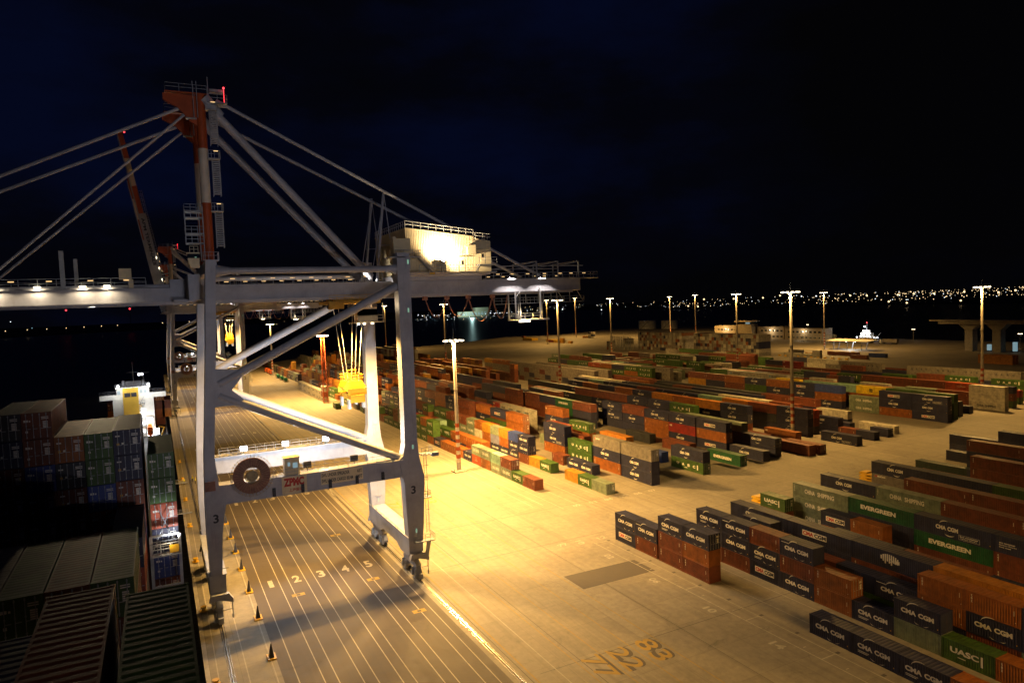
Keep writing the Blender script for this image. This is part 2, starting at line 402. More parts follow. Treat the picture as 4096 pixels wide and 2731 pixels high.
def door_mesh(h, kind=0):
    key = ('door', h, kind)
    if key in _cm: return _cm[key]
    b = MB()
    for i in (0, 1):
        x0 = .14+i*1.085; x1 = x0+1.075
        b.box(x0, x1, -.02, .025, .17, h-.12, 0)
        for z in (.55, 1.05, 1.55, 2.05): b.box(x0+.03, x1-.03, -.032, -.02, z, z+.22, 0)
        for x in (x0+.26, x0+.80):
            b.tube((x,-.065,.12), (x,-.065,h-.08), .028, 6, 1)
            for z in (.22, h*.5, h-.25): b.box(x-.05, x+.05, -.075, -.025, z, z+.1, 1)
            b.box(x-.02, x+.34, -.085, -.055, 1.02, 1.07, 1)
        for z in (.3, .9, 1.6, 2.2): b.box((x0-.05 if i == 0 else x1-.03), (x0+.03 if i == 0 else x1+.05), -.05, .0, z, z+.12, 0)
    g = Logo()
    for r in range(2): g.rect(1.62, 2.2, h-.52-.15*r, h-.44-.15*r, 2)
    for r in range(5): g.rect(1.72, 2.12, h*.62-.14*r, h*.66-.14*r, 2)
    if kind == 1: g.rect(.2, .55, h*.66, h*.74, 2); g.rect(.62, .74, h*.66, h*.72, 2); g.rect(.3, .5, h*.26, h*.34, 2)
    if kind == 2: g.rect(.3, .52, h*.40, h*.49, 3); g.rect(.72, .9, h*.42, h*.5, 2); g.rect(.2, .6, h*.74, h*.79, 2)
    if kind == 3: g.rect(.5, .72, h*.45, h*.53, 3); g.rect(1.5, 1.72, h*.45, h*.53, 3); g.rect(.5, .8, .3, .42, 3); g.rect(1.5, 1.8, .3, .42, 3)
    g.put(b, lambda u, v, l: (u, -.04-l, v))
    me = b.mesh('door_end', fix=False)
    for m_ in (None, M['galv'], M['letter'], M['letyel']): me.materials.append(m_)
    _cm[key] = me; return me
def letter_mesh(kind, L, h, side=0):
    key = ('letters', kind, L, h, side)
    if key in _cm: return _cm[key]
    b = MB(); g = logo_for(kind, L, h)
    if side == 0: g.put(b, lambda u, v, l: (.012-l, L-u, v))
    else: g.put(b, lambda u, v, l: (CW-.012+l, u, v))
    me = b.mesh('lettering', fix=False)
    for m_ in LM: me.materials.append(m_)
    _cm[key] = me; return me

BOX = []     # every container: dict(x, y, z, L, h, paint, logo, block, row, col, tier, n, extras)
def add_row(block, row, X, Y, sgn, toks, hc=0, z0=0, **kw):
    col = 0
    for t in toks.split():
        if t[0] == '_': Y += sgn*float(t[1:]); continue
        L = 12.192 if t[0] == '4' else 6.058
        y0 = Y if sgn > 0 else Y-L
        z = z0; h = HC if (hc and L > 7) else H8; n = len(t)-1; col += 1
        for k, ch in enumerate(t[1:]):
            pt, lg = CODE[ch]
            if lg in ('globe', 'msc', 'seaco', 'italia') and L < 7: lg = None
            BOX.append(dict(x=X+random.uniform(-.04,.04), y=y0+random.uniform(-.02,.02), z=z, L=L, h=h, p=pt, lg=lg, b=block, r=row, c=col, t=k, n=n, **kw))
            z += h+.012
        Y += sgn*(L+.075)
    return Y
def fill(Y, Yend, pal, lens='2', hts=(1,2,2,3,3), gap=.12, seed=0, run=3):
    """a run of stacks from Y up to Yend, in the palette of that part of the yard"""
    rnd = random.Random(seed); out = []; hh = rnd.choice(hts); k = 0; pc = rnd.choice(pal)
    while Y < Yend:
        L = rnd.choice(lens); k += 1
        if rnd.random() < 1/run: hh = max(1, rnd.choice(hts))
        if rnd.random() < gap: out.append('_6.1'); Y += 6.1; continue
        t = L
        for _ in range(hh):
            if rnd.random() < .55: pc = rnd.choice(pal)
            t += pc
        out.append(t); Y += 12.27 if L == '4' else 6.13
    return ' '.join(out)
# --- right foreground block: read from the cross aisle towards the camera
A = 'right foreground block'
add_row(A, 1, 74.65, 106.0, -1, '2PN 2Bh _.4 2BBe 2BbN _18.6 2N 2e 2e 2b 2O 2bb')
add_row(A, 2, 82.85, 92.9, -1, '2BNe 2BNh 2PeB 2NBh 2bb 2e 2cN 2U 2b 2bb')
add_row(A, 3, 86.6, 94.5, -1, '2ng _2.6 2nnN _5.9 2nk 2gn 2gh 2nbb 2BNb 2Cnn 2bb')
add_row(A, 4, 90.6, 92.5, -1, '4nnN 4nnP 4BBV 4BbO 4BBO')
add_row(A, 5, 98.2, 80, -1, '_2 4nn 4BB 4Bn 4BB')
add_row(A, 6, 106.1, 100.1, -1, '2BU _8.1 2bP 2bb')
add_row(A, 7, 109.8, 95.2, -1, '4CCC 4nnE 4BEe 4BBf 4BBn')
add_row(A, 8, 119.5, 96.6, -1, '4nnN 4CCC 4BBB 4BBB 4kkk')
add_row(A, 9, 129.0, 103.5, -1, '2B _12.4 4nBB 4BBB 4BBB 4kn')
add_row(A, 10, 137.0, 97.6, -1, '4nqN 4nnn 4ggg 4nnn')
add_row(A, 11, 147.0, 102, -1, '_8 4nB 4nB 4kk 4nn')
add_row(A, 12, 157.5, 88.5, -1, '4nBB 4nBB 4kBB 4kB')
add_row(A, 13, 165.5, 106, -1, '4d 4n 4nk 4nG 4n')
add_row(A, 14, 173.3, 98.2, -1, '4nnB 4nnB 4nnB 4nn')
add_row(A, 15, 181.5, 108, -1, '4n 4nn 4nnG 4nnG')
add_row(A, 16, 189.7, 112, -1, '4nn 4nnn 4nnn 4nnn 4nn')
add_row(A, 17, 206, 108, -1, '4n 4nnn 4nn 4nnn')
# --- middle block: read from the cross aisle away from the camera
B = 'middle block'
PB = 'BBbbNNnkPUURC'; PC = 'bbBBYYOkRCnN'; PD = 'BkknNNbGgd'; PE = 'UUgggEbBkNncWmuC'
Y1 = add_row(B, 1, 78.5, 144.2, 1, '2B 2U 2CB 2CT _.45 2bC 2RC 2N 2b 2b 2b 2P 2bUU 2UUb 2UUU _.3 2gUr 2gcn 2UCC 2UB 2U 2U 2b 2UU 2b 2nP 2nP 2gR _6 2uu')
add_row(B, 1, 79.3, 318, 1, '2b 2U 2U _14 2b 2UU 2UU 2gk _3 2NN 2NN 2BB 2NP 2gN 2NN 2NW 2bO 2bO 2Nb 2NB _14 ' + fill(440, 610, 'NNNkkBbc', '2', (2,2,3), .03, 3))
add_row(B, 2, 82.2, 181.9, 1, '2Nb 2Rb 2Nb 2Nb 2BU 2BU _6 ' + fill(226, 300, PB, '2', (1,2,2), .15, 5))
add_row(B, 2, 86.4, 226, 1, '2KT 2LB ' + fill(240, 300, 'CMmWbkN', '2', (1,2), .2, 6))
add_row(B, 3, 90.3, 131.3, 1, '2c 2U 2Y _6.9 2U 2Y 2BNN 2NNK 2NbO 2NLc 2BbY 2bWb 2CCC 2CCB 2BUB 2BgB 2WUU 2UUU ' + fill(268, 345, PB, '2', (2,3,3), .06, 8))
add_row(B, 4, 97.7, 148.2, 1, '2N 2N _2.0 2B _14 2b _8 2K _4 2Wr 2Gg ' + fill(224, 345, 'kNnGBUb', '2', (1,2,2), .2, 9))
add_row(B, 5, 103.8, 131.7, 1, '4NNG _.45 4bNq _.8 4UU _1.6 4beN _13.6 4Bbb 4nBP 4nhb ' + fill(244, 345, 'BbnNkP', '4', (2,3,3), .08, 10), hc=1)
add_row(B, 6, 101.2, 208.9, 1, '2Bg 2Bg')
add_row(B, 7, 108.4, 147.8, 1, '4nnO _8 4nk _2 4c', hc=1)
add_row(B, 8, 113.8, 187, 1, '4NR _10.5 2mMM 2mMM 2mMM 2mMM 2mMr 2mM ' + fill(252, 345, 'bBNnkrI', '4', (2,3), .1, 12), hc=1)
add_row(B, 9, 120.8, 132.5, 1, '4UN _4 4K _23 4bU _3.6 4bNo _12 4kb 4bb 4nI ' + fill(262, 345, 'nNkI', '4', (2,3,3), .1, 13), hc=1)
add_row(B, 10, 134.2, 133.2, 1, '4E _7 4k _6 4D _20 4nnB 4gEE ' + fill(232, 345, 'nNnkB', '4', (2,3,3), .1, 14), hc=1)
add_row(B, 11, 142.9, 133.5, 1, '4N _1.3 4PbP _.5 4NrN 4bbe 4nNB 4neN ' + fill(215, 345, 'nnNkD', '4', (2,3), .1, 15), hc=1)
add_row(B, 12, 149.7, 135.5, 1, '4nN 4nnc 4nnc _4 ' + fill(178, 285, 'nDkNn', '4', (1,2,2), .15, 16))
add_row(B, 13, 157.7, 131.0, 1, '4k _3 4n _6 4nU 4BGU 4nNN 4gnN 4nNk 4PNk ' + fill(242, 285, 'nNkD', '4', (2,3), .1, 17), hc=1)
add_row(B, 14, 161.7, 130.8, 1, '4B _6 4k _14 4U _2 4nBN 4nNN 4nO ' + fill(220, 285, 'OnNbD', '4', (3,3), .0, 18))
add_row(B, 15, 170.0, 146, 1, '4o _7 4BNN 4nNO 4nNb 4nbO ' + fill(225, 285, 'nbDN', '4', (3,3), .0, 19), hc=1)
add_row(B, 16, 178.2, 131.5, 1, '4e _4.6 4NNN 4nDk 4nnO 4nNT ' + fill(202, 285, 'nkNT', '4', (3,3), .0, 20), hc=1)
add_row(B, 17, 183.0, 150, 1, '4DkR 4nkO 4nnb ' + fill(190, 285, 'nDkbO', '4', (3,3), .0, 21))
add_row(B, 18, 188.6, 133.4, 1, '2n 2B 4nN _3 4nkk 4nnW 4nnW ' + fill(190, 285, 'nDNW', '4', (3,), .0, 22))
add_row(B, 19, 196, 134, 1, '2n _7 2n _6 4nk 4nk ' + fill(175, 285, 'nDkb', '4', (2,3), .05, 23))
add_row(B, 20, 201.6, 135.8, 1, '4W _4 4nW 4nnB 4nnB ' + fill(190, 285, 'nDkB', '4', (3,), .02, 24))
add_row(B, 21, 231.2, 137.0, 1, '4Phe 4bNP 4CC _3 4NbK 4NNP 4bNb 4ngN 4nBb 4nnB 4nYB', hc=1)
add_row(B, 22, 238, 139, 1, '4gUU 4gUU 4bbZ 4nbT 4nBT _2 4bbZ ' + fill(224, 265, 'YbkB', '4', (2,3), .05, 26), hc=1)
add_row(B, 23, 246, 142, 1, '4nn 4BgU 4Bbb 4bgg 4gbb ' + fill(205, 265, 'gUbB', '4', (2,3), .05, 27))
add_row(B, 24, 254, 143, 1, '2n 4mR 4gW 4gmm 4WS ' + fill(200, 270, 'mMMWg', '4', (2,3), .05, 28))
add_row(B, 25, 266.4, 137.9, 1, '4SWW 4kB 4CC 2CC 2CC 2CB 2Cn ' + fill(190, 270, 'CkBnS', '42', (2,3), .05, 29), hc=1)
for i, (X, s, pal) in enumerate(((276,140,'kRBCUn'),(286,143,'BkrUUg'),(296,146,'UUgkBu'),(308,150,'gUkrnB'),(330,152,'WukBCn'))):
    add_row(B, 26+i, X, s, 1, fill(s, 282, pal, '4', (2,2,3), .04, 40+i, 2))
add_row(B, 31, 317, 158, 1, '4guu 4guu 4guu 4guu _.3 4dn 4guu 4guu 4U _6 4n _4 4gU', hc=1)
# --- far block beyond the second cross aisle
C = 'far block'
add_row(C, 1, 234.5, 295, 1, '4bUU 4UbU 4UUn 4kUo 4kUR 4gLU 4gUg 4gbn 4grU', hc=0)
add_row(C, 2, 241, 288, 1, '4uuu 4uuu 4WuW 4WWW 4WWW 4WWW 4WW')
add_row(C, 3, 248.5, 290, 1, '2MM 2MM 4Gm 4cgg 4bgN 4kRT 4BK')
add_row(C, 4, 191, 285, 1, ' '.join(['2GGGG']*3 + ['2kGGG','2GnGG','2GGkG']*4 + ['2GGGo']*4 + ['2NbGY']*2))
add_row(C, 5, 199, 284.5, 1, ' '.join(['4DGGG','4DkGG','4GGkG','4GGGG','4dGGG','4GkGG','4nnn']))
for i in range(11):
    X = 256 + i*8.5
    add_row(C, 6+i, X, 296+i*1.5, 1, fill(296, 430 - i*6, ('CBGgk','kUGmB','ngUk','BGkm')[i % 4], '4', (2,2,3), .1, 60+i, 2))
for i in range(13):
    X = 84 + i*8.1
    add_row(C, 20+i, X, 352+(i % 3)*4, 1, fill(352, 520-i*4, ('bYYbBk','CCbNB','YbBkn','kNbBB')[i % 4], '2', (2,3,3,4), .08, 80+i, 4))
for i in range(8):
    X = 112 + i*13
    add_row(C, 40+i, X, 548+(i % 2)*6, 1, fill(548, 640, ('GGmC','YbOB','GmWk')[i % 3], '2', (2,3,4), .1, 120+i, 5))
add_row(C, 60, 71.8, 347.6, 1, '2MBM 2MM 2MM 4MM 4MM 4MM 4MM'); add_row(C, 61, 71.2, 318.8, 1, '2U'); add_row(C, 62, 85.8, 501, 1, '2N 2N 2N')
add_row(C, 50, 412, 296, 1, '4B _30 2Y _60 4k 4k'); add_row(C, 51, 428, 294, 1, '4K _8 4k 4k _22 4G')
add_row(C, 52, 427, 217, 1, '2OO 2OO 2OO'); add_row(C, 53, 430.5, 217, 1, '4OO'); add_row(C, 54, 400, 640, 1, '2Y 2W _4 2YY 2k _9 4r')
add_row(C, 55, 434, 812, 1, '2k'); add_row(C, 56, 470, 700, 1, '2WnW 2GWn 2Y 2O'); add_row(C, 57, 402, 304, 1, '_20 2mm 2m 2m 2m 2m')
# the tall block of pale boxes, stacked with their long sides across the yard
def add_cross(X, Y0, n, tiers, L, seed):
    rnd = random.Random(seed)
    for i in range(n):
        for k in range(tiers):
            pt = rnd.choice(['light_grey']*5+['grey']*4+['white','brown','orange_brown','navy'])
            BOX.append(dict(x=X, y=Y0+i*2.55, z=k*2.6, L=L, h=H8, p=pt, lg='maersk' if (i == 0 and pt in ('light_grey','grey')) else None, b='tall pale block', r=1, c=i+1, t=k, n=tiers, rot=1))
add_cross(390.5, 367, 27, 6, 12.192, 1); add_cross(389.5, 447, 24, 6, 12.192, 2); add_cross(376, 505, 3, 4, 6.058, 3); add_cross(368, 522, 2, 3, 6.058, 4); add_cross(183, 660, 12, 3, 12.192, 5)

# --- containers on the ship alongside
S = 'ship'
def ship_col(bay, X, Yn, L, ztop, toks, dk=1):
    z = ztop
    for k, ch in enumerate(toks):                # from the top tier down
        pt, lg = CODE[ch]; h = H8; z -= h
        BOX.append(dict(x=X, y=Yn, z=z, L=L, h=h, p=pt, lg=None, b=S, r=bay, c=round(-X), t=k, n=len(toks), door=dk))
        z -= .012
ship_col('nearest bay', -1.83, 21.4, 12.192, 33.2, 'gnkBnBn'); ship_col('nearest bay', -4.62, 21.2, 12.192, 33.8, 'knBnBkn'); ship_col('nearest bay', -7.3, 21.2, 12.192, 32.4, 'nkBnkn'); ship_col('nearest bay', -9.9, 21.2, 12.192, 32.4, 'knBnkn')
for X, c in ((-4.72,'gBnBn'),(-7.22,'knBnB'),(-9.72,'gnBkn'),(-12.22,'GBnBn'),(-14.72,'nBkBn')): ship_col('second bay', X, 51.4, 12.192, 28.1, c, 1)
ship_col('second bay', -1.9, 52, 12.192, 18.6, 'DD'); 
ship_col('third bay', -4.55, 66.6, 12.192, 26.3, 'nRnB', 3); ship_col('third bay', -14.3, 66.6, 12.192, 20.5, 'kn')
for X, zt, c, d in ((-1.62,31.1,'ggRnKB',1),(-4.5,33.9,'nnkBnBk',2),(-6.98,33.8,'ggKRBnB',1),(-9.46,33.8,'bDBBdnB',2),(-11.94,36.4,'BBKBnDBn',1),(-14.42,36.4,'DnBdBnDB',2),(-16.95,26,'Bnd',1),(-19.45,26,'BnB',1)):
    ship_col('tall bay', X, 79.5, 12.192, zt, c, d)
ship_col('tall bay', -22.5, 86, 12.192, 34.4, 'GnB')
for X, zt, c in ((-1.6,22.6,'OBbB'),(-4.1,22.6,'bBb'),(-14.2,20.5,'BOB'),(.2,20,'BO')): ship_col('stern bay', X, 236, 12.192, zt, c)

# ---- which containers the camera sees: a small depth buffer ranks them
ZW, ZH = 1024, 682; zb = np.full((ZH, ZW), 1e9); idb = np.full((ZH, ZW), -1, int)
def dims(c): return (c['L'], CW) if c.get('rot') else (CW, c['L'])
def raster(q, cid):
    P = [px(p) for p in q]
    if min(p[2] for p in P) < 2: return
    xs = np.array([p[0]/4 for p in P]); ys = np.array([p[1]/4 for p in P]); iz = np.array([1/p[2] for p in P])
    x0, x1 = max(0, int(xs.min())), min(ZW-1, int(xs.max())+1); y0, y1 = max(0, int(ys.min())), min(ZH-1, int(ys.max())+1)
    if x1 < x0 or y1 < y0: return
    gx, gy = np.meshgrid(np.arange(x0, x1+1)+.5, np.arange(y0, y1+1)+.5)
    for t in ((0,1,2),(0,2,3)):
        a, b_, c_ = t; d = (ys[b_]-ys[c_])*(xs[a]-xs[c_])+(xs[c_]-xs[b_])*(ys[a]-ys[c_])
        if abs(d) < 1e-9: continue
        l0 = ((ys[b_]-ys[c_])*(gx-xs[c_])+(xs[c_]-xs[b_])*(gy-ys[c_]))/d; l1 = ((ys[c_]-ys[a])*(gx-xs[c_])+(xs[a]-xs[c_])*(gy-ys[c_]))/d; l2 = 1-l0-l1
        ins = (l0 >= 0) & (l1 >= 0) & (l2 >= 0); z = 1/np.maximum(l0*iz[a]+l1*iz[b_]+l2*iz[c_], 1e-9)
        sub = zb[y0:y1+1, x0:x1+1]; si = idb[y0:y1+1, x0:x1+1]; hit = ins & (z < sub-.02); sub[hit] = z[hit]; si[hit] = cid
for i, c in enumerate(BOX):
    w, l = dims(c); x0, x1, y0, y1, z0, z1 = c['x'], c['x']+w, c['y'], c['y']+l, c['z'], c['z']+c['h']
    raster([(x0,y0,z1),(x1,y0,z1),(x1,y1,z1),(x0,y1,z1)], i)
    raster([(x0,y0,z0),(x0,y1,z0),(x0,y1,z1),(x0,y0,z1)], i) if x0 > 0 else raster([(x1,y0,z0),(x1,y1,z0),(x1,y1,z1),(x1,y0,z1)], i)
    raster([(x0,y0,z0),(x1,y0,z0),(x1,y0,z1),(x0,y0,z1)], i)
cnt = np.bincount(idb[idb >= 0].ravel(), minlength=len(BOX))
order = np.argsort(-cnt); OWN = set(int(i) for i in order[:300] if cnt[i] > 0)
print('containers', len(BOX), 'seen', int((cnt > 0).sum()), 'smallest of the 300:', int(cnt[order[299]]))

def ordn(n): return ['first','second','third','fourth','fifth','sixth','seventh','eighth','ninth','tenth','eleventh','twelfth'][n-1] if n <= 12 else f'{n}th' if n % 10 not in (1,2,3) or n < 20 else f'{n}' + {1:'st',2:'nd',3:'rd'}[n % 10]
seen_labels = {}
def clabel(c):
    size = 'long' if c['L'] > 7 else 'short'; col = CNAME[c['p']]
    n, t = c['n'], c['t']
    if c['b'] == S:
        tier = 'top tier' if t == 0 else f'{ordn(t+1)} tier from the top'
        cols = sorted({round(-b_['x']) for b_ in BOX if b_['b'] == S and b_['r'] == c['r']}); k = cols.index(round(-c['x']))+1
        return f"{col} container on the ship, {tier}, {ordn(k)} column from quay, {c['r']}"
    tier = 'alone on the ground' if n == 1 else ('bottom' if t == 0 else 'top' if t == n-1 else 'middle' if n == 3 else f'{ordn(t+1)} tier')
    lt = f", {LTEXT[c['lg']]}" if c['lg'] and c['lg'] in ('cma','plate','globe','evergreen','china','uasc','maersk','msc','italia') else ''
    if c['b'] == 'tall pale block': return f"{col} container, {tier} of {ordn(c['c'])} stack from the right, tall pale block {'end' if c['x']>390 else 'behind'}"
    if lt: lt = {'cma':', white letters','plate':', name plate','globe':', globe emblem','evergreen':', one white word','china':', two words','uasc':', spaced letters','maersk':', dark word','msc':', black letters','italia':', white word'}[c['lg']]
    s_ = f"{size} {col} container{lt}, {tier}, {ordn(c['c'])} stack from aisle, {ordn(c['r'])} row, {c['b']}"
    if len(s_.split()) > 16: s_ = s_.replace('alone on the ground', 'on ground').replace('right foreground block', 'foreground block').replace(', black letters', '').replace(', dark word', '')
    if len(s_.split()) > 16: s_ = s_.replace(' container', ' box', 1).replace(', spaced letters','').replace(', white letters','')
    return s_
GRP = {A:'containers in the right foreground block', B:'containers in the middle block', C:'containers in the far block', 'tall pale block':'containers in the tall pale block', S:'containers on the ship'}
def setmat(o, i, m_): o.material_slots[i].link = 'OBJECT'; o.material_slots[i].material = m_
stuff = MB(); smats = {}; SK = list(CC)
for k in SK: smats[k] = len(smats)
far_letters = MB()
for i, c in enumerate(BOX):
    w, l = dims(c)
    if i in OWN:
        o = bpy.data.objects.new('container', cmesh(c['L'], c['h'])); COL.objects.link(o); o.location = (c['x'], c['y'], c['z'])
        if c.get('rot'): o.rotation_euler = (0,0,PI/2); o.location.x += c['L']
        setmat(o, 0, M['c_'+c['p']]); lb = clabel(c)
        tag(o, lb, 'container', GRP[c['b']]); seen_labels.setdefault(lb, []).append(o)
        d = px((c['x'], c['y'], c['z']))[2]
        if c['lg'] and cnt[i] > 25:
            t = bpy.data.objects.new('lettering', letter_mesh(c['lg'], c['L'], c['h'], 0 if not c.get('rot') else 1)); COL.objects.link(t); t.parent = o
        if not c.get('rot') and (c.get('door') or ((i*7919) % 5 < 2 and d < 230)):
            t = bpy.data.objects.new('door_end', door_mesh(c['h'], c.get('door', 0))); COL.objects.link(t); t.parent = o; setmat(t, 0, M['c_'+c['p']])
    else:
        stuff.box(c['x'], c['x']+w, c['y'], c['y']+l, c['z'], c['z']+c['h'], smats[c['p']])
        if c['lg'] and cnt[i] > 5 and not c.get('rot'):
            me = letter_mesh(c['lg'], c['L'], c['h']); o3 = len(stuff.v)
            stuff.v += [(v.co.x-.02+c['x'], v.co.y+c['y'], v.co.z+c['z']) for v in me.vertices]
            for p in me.polygons: stuff.f.append(tuple(o3+q for q in p.vertices)); stuff.m.append(len(SK)+p.material_index)
tag(stuff.build('stacked_containers', [M['w_'+k] for k in SK]+LM, fix=False), 'mixed coloured containers in the distant stacks', 'containers', kind='stuff')
for lb, os_ in seen_labels.items():
    if len(os_) > 1: print('DUP', lb, len(os_))

# ------------------------------------------------------------------ lights
def lamp(kind, loc, energy, color, aim=None, angle=150, blend=.4, size=.3, name='lamp_light'):
    d = bpy.data.lights.new(name, kind); d.energy = energy; d.color = color
    if kind in ('POINT', 'SPOT'): d.shadow_soft_size = size
    if kind == 'SPOT': d.spot_size = math.radians(angle); d.spot_blend = blend
    o = bpy.data.objects.new(name, d); COL.objects.link(o); o.location = loc
    v = (Vector(aim)-Vector(loc)) if aim is not None else Vector((0,0,-1))
    o.rotation_euler = v.to_track_quat('-Z', 'Y').to_euler(); return o

# ------------------------------------------------------------------ ground, quay, water
def sheet(name, pts, z, mat, kind='structure'):
    b = MB(); b.add([(x, y, z) for x, y in pts], [tuple(range(len(pts)))]); o = b.build(name, mat)
    return tag(o, kind=kind)
g = MB(); g.prism_xy([(3.2,-400),(700,-400),(600,100),(600,400),(578,418),(572,440),(640,560),(735,640),(760,860),(640,900),(500,830),(430,860),(330,790),(200,735),(110,690),(60,620),(3.2,620)], -9, 0)
tag(g.build('quay_ground', M['concrete']), kind='structure')
sheet('lane_road', [(11.4,-60),(35.36,-60),(35.36,610),(11.4,610)], .004, M['asphalt'])
sheet('quay_edge_pavement', [(3.25,-60),(11.39,-60),(11.39,610),(3.25,610)], .004, M['conc_strip'])
sheet('rail_strip_pavement', [(35.37,-60),(37.4,-60),(37.4,610),(35.37,610)], .004, M['conc_strip'])
sheet('patch_pavement', [(57.1,90.1),(71.2,90.1),(71.2,95.8),(57.1,96.1)], .004, M['patch'])
sheet('patch_road', [(20,126),(25.4,126),(25.4,146),(20,146)], .008, M['patch'])
g = MB(); g.box(2.9, 3.45, -60, 610, 0, .22); tag(g.build('quay_kerb', M['conc']), kind='structure')
sheet('harbour_water', [(-6000,-600),(9000,-600),(9000,9000),(-6000,9000)], -3.2, M['water'])
# painted lines and numbers
W = MB(); YL = MB(); DK = MB(); Z = .012
def ln(b, x, y0, y1, w=.16, z=Z): b.quad((x-w/2,y0,z),(x+w/2,y0,z),(x+w/2,y1,z),(x-w/2,y1,z))
for x in (13.0,15.75,17.28,19.9,21.46,24.0,25.43,28.28,29.8,32.45,34.1): ln(W, x, -60, 600, .125)
for x in (7.7,10.75,4.35): ln(W, x, -60, 600, .13)
ln(W, 41.2, -60, 600, .13); ln(YL, 38.0, 60, 600, .2); ln(YL, 44.2, -60, 600, .12); ln(YL, 47.9, -60, 600, .12); ln(YL, 52.3, -60, 600, .12); ln(YL, 56.4, -60, 600, .12)
def gtext(b, t, cx, cy, w, h, ang=0, bold=.02, z=Z):
    vs, fs = text_mesh(t, bold); ca, sa = math.cos(ang), math.sin(ang)
    b.add([(cx+(p[0]-.5)*w*ca-(p[1]-.5)*h*sa, cy+(p[0]-.5)*w*sa+(p[1]-.5)*h*ca, z) for p in vs], fs)
for y in (-8, 63, 119.8, 176, 278.3, 340, 400):
    for i, x in enumerate((14.46,18.6,22.7,26.85,30.95)): gtext(W, str(i+1), x, y, 1.25 if i else .75, 3.2, 0, .03)
for (x, y) in ((17.7,112.8),(29.8,112.5),(32.3,96.7),(29.6,139)):
    YL.quad((x-1.0,y-.55,Z+.002),(x+1.0,y-.55,Z+.002),(x+1.0,y+.55,Z+.002),(x-1.0,y+.55,Z+.002)); DK.quad((x-.3,y-.3,Z+.004),(x+.3,y-.3,Z+.004),(x+.3,y+.3,Z+.004),(x-.3,y+.3,Z+.004))
# slots of the container rows: two lines, cross ticks, slot numbers
for x0 in (70.2, 72.7): ln(W, x0, -20, 106.5, .14); ln(W, x0+1.6, 133, 320, .14)
for x0 in (76.7, 80.9, 84.6, 88.5): ln(W, x0, 0, 106, .12); ln(W, x0, 128, 300, .12)
for k in range(24):
    y = 106.2-k*6.15
    if k % 2 == 0: W.quad((70.2,y-.08,Z),(72.6,y-.08,Z),(72.6,y+.08,Z),(70.2,y+.08,Z))
    W.quad((70.7,y-3.1,Z),(71.2,y-3.1,Z),(71.2,y-2.95,Z),(70.7,y-2.95,Z)); DK.quad((72.9,y-.2,Z),(73.5,y-.2,Z),(73.5,y+.25,Z),(72.9,y+.25,Z))
for t, y in (('02',99.4),('06',86.9),('10',74.4),('14',62.2),('18',49.8)): gtext(W, t, 68.5, y, 2.0, 1.35, -PI/2, .03)
for t, x in (('02',80.5),('03',84.7),('04',88.9),('05',93.0),('06',97.2),('07',101.4)): gtext(W, t, x, 128.6, 2.1, 1.3, 0, .02)
gtext(W, '01', 68.2, 108.3, 2.0, 1.3, PI/2, .02); gtext(W, '12', 73.0, 108.2, 1.9, 1.2, 0, .02); gtext(W, '77', 64.8, 108.9, 2.0, 1.3, 0, .02)
for t, x, h in (('83',54.4,4.2),('22',50.0,4.2),('77',46.1,4.2)):
    gtext(DK, t, x+.35, 69.5, 5.6, 2.7, -PI/2-.04, .05, Z); gtext(YL, t, x, 69.7, 5.8, 2.7, -PI/2-.04, .01, Z+.004)
for t, x in (('83',54.4),('22',50.0),('77',46.1)): gtext(YL, t, x, 152, 5.8, 2.7, -PI/2-.04, .01, Z)
for x in (44.9, 61.2): ln(DK, x, -40, 560, .09, .006)
ln(DK, 37.42, -60, 610, .12, .010)
for y in (11.5, 41.7, 72.0, 110.5, 129.6): DK.quad((39,y,.006),(230,y+1.5,.006),(230,y+1.62,.006),(39,y+.1,.006))
for (b, n, m_) in ((W,'white_road_markings','line'),(YL,'yellow_road_markings','lineY'),(DK,'dark_road_joints','patch')): tag(b.build(n, M[m_], fix=False), kind='structure')
# crane rails
for x, lab in ((5.89,'worn steel crane rail nearest the water'),(36.42,'shiny steel crane rail between lanes and yard')):
    b = MB(); b.box(x-.07, x+.07, -60, 610, .004, .09); b.box(x-.32, x-.26, -60, 610, .004, .03); b.box(x+.26, x+.32, -60, 610, .004, .03)
    tag(b.build('crane_rail', M['railsteel']), lab, 'rail', 'crane rails along the quay')
# marker posts along the quay lane
first = None
for k, y in enumerate((81.5,93.9,107.3,118.4,129.6,139.6,149.4,160.6,172,184,196,208)):
    if first is None:
        b = MB(); b.add([(-.33,-.5,.02),(.33,-.5,.02),(.33,.5,.02),(-.33,.5,.02),(-.05,-.06,1.9),(.05,-.06,1.9),(.05,.06,1.9),(-.05,.06,1.9)], [(0,3,2,1),(4,5,6,7),(0,1,5,4),(1,2,6,5),(2,3,7,6),(3,0,4,7)])
        o = b.build('marker_post', M['dark']); b = MB(); b.box(-.55,.55,-.9,.9,.005,.16); b.build('base', M['yellow'], o); first = o
    else: o = copy_tree(first)
    o.location = (10.9, y, 0); tag(o, f'dark pointed marker post, {ordn(k+1)} from camera along the quay lane', 'marker post', 'marker posts along the quay lane')
# bollards on the quay edge
first = None
for k, y in enumerate((66, 90, 114, 138, 162, 186, 210, 236)):
    if first is None:
        b = MB(); b.tube((0,0,.0),(0,0,.5),.28,12); b.tube((0,0,.5),(0,0,.7),.42,12); b.box(-.55,.55,-.55,.55,.0,.06); o = b.build('bollard', M['yellow']); first = o
    else: o = copy_tree(first)
    o.location = (3.9, y, .22); tag(o, f'yellow mooring bollard, {ordn(k+1)} from camera on the quay edge', 'bollard', 'mooring bollards on the quay edge')

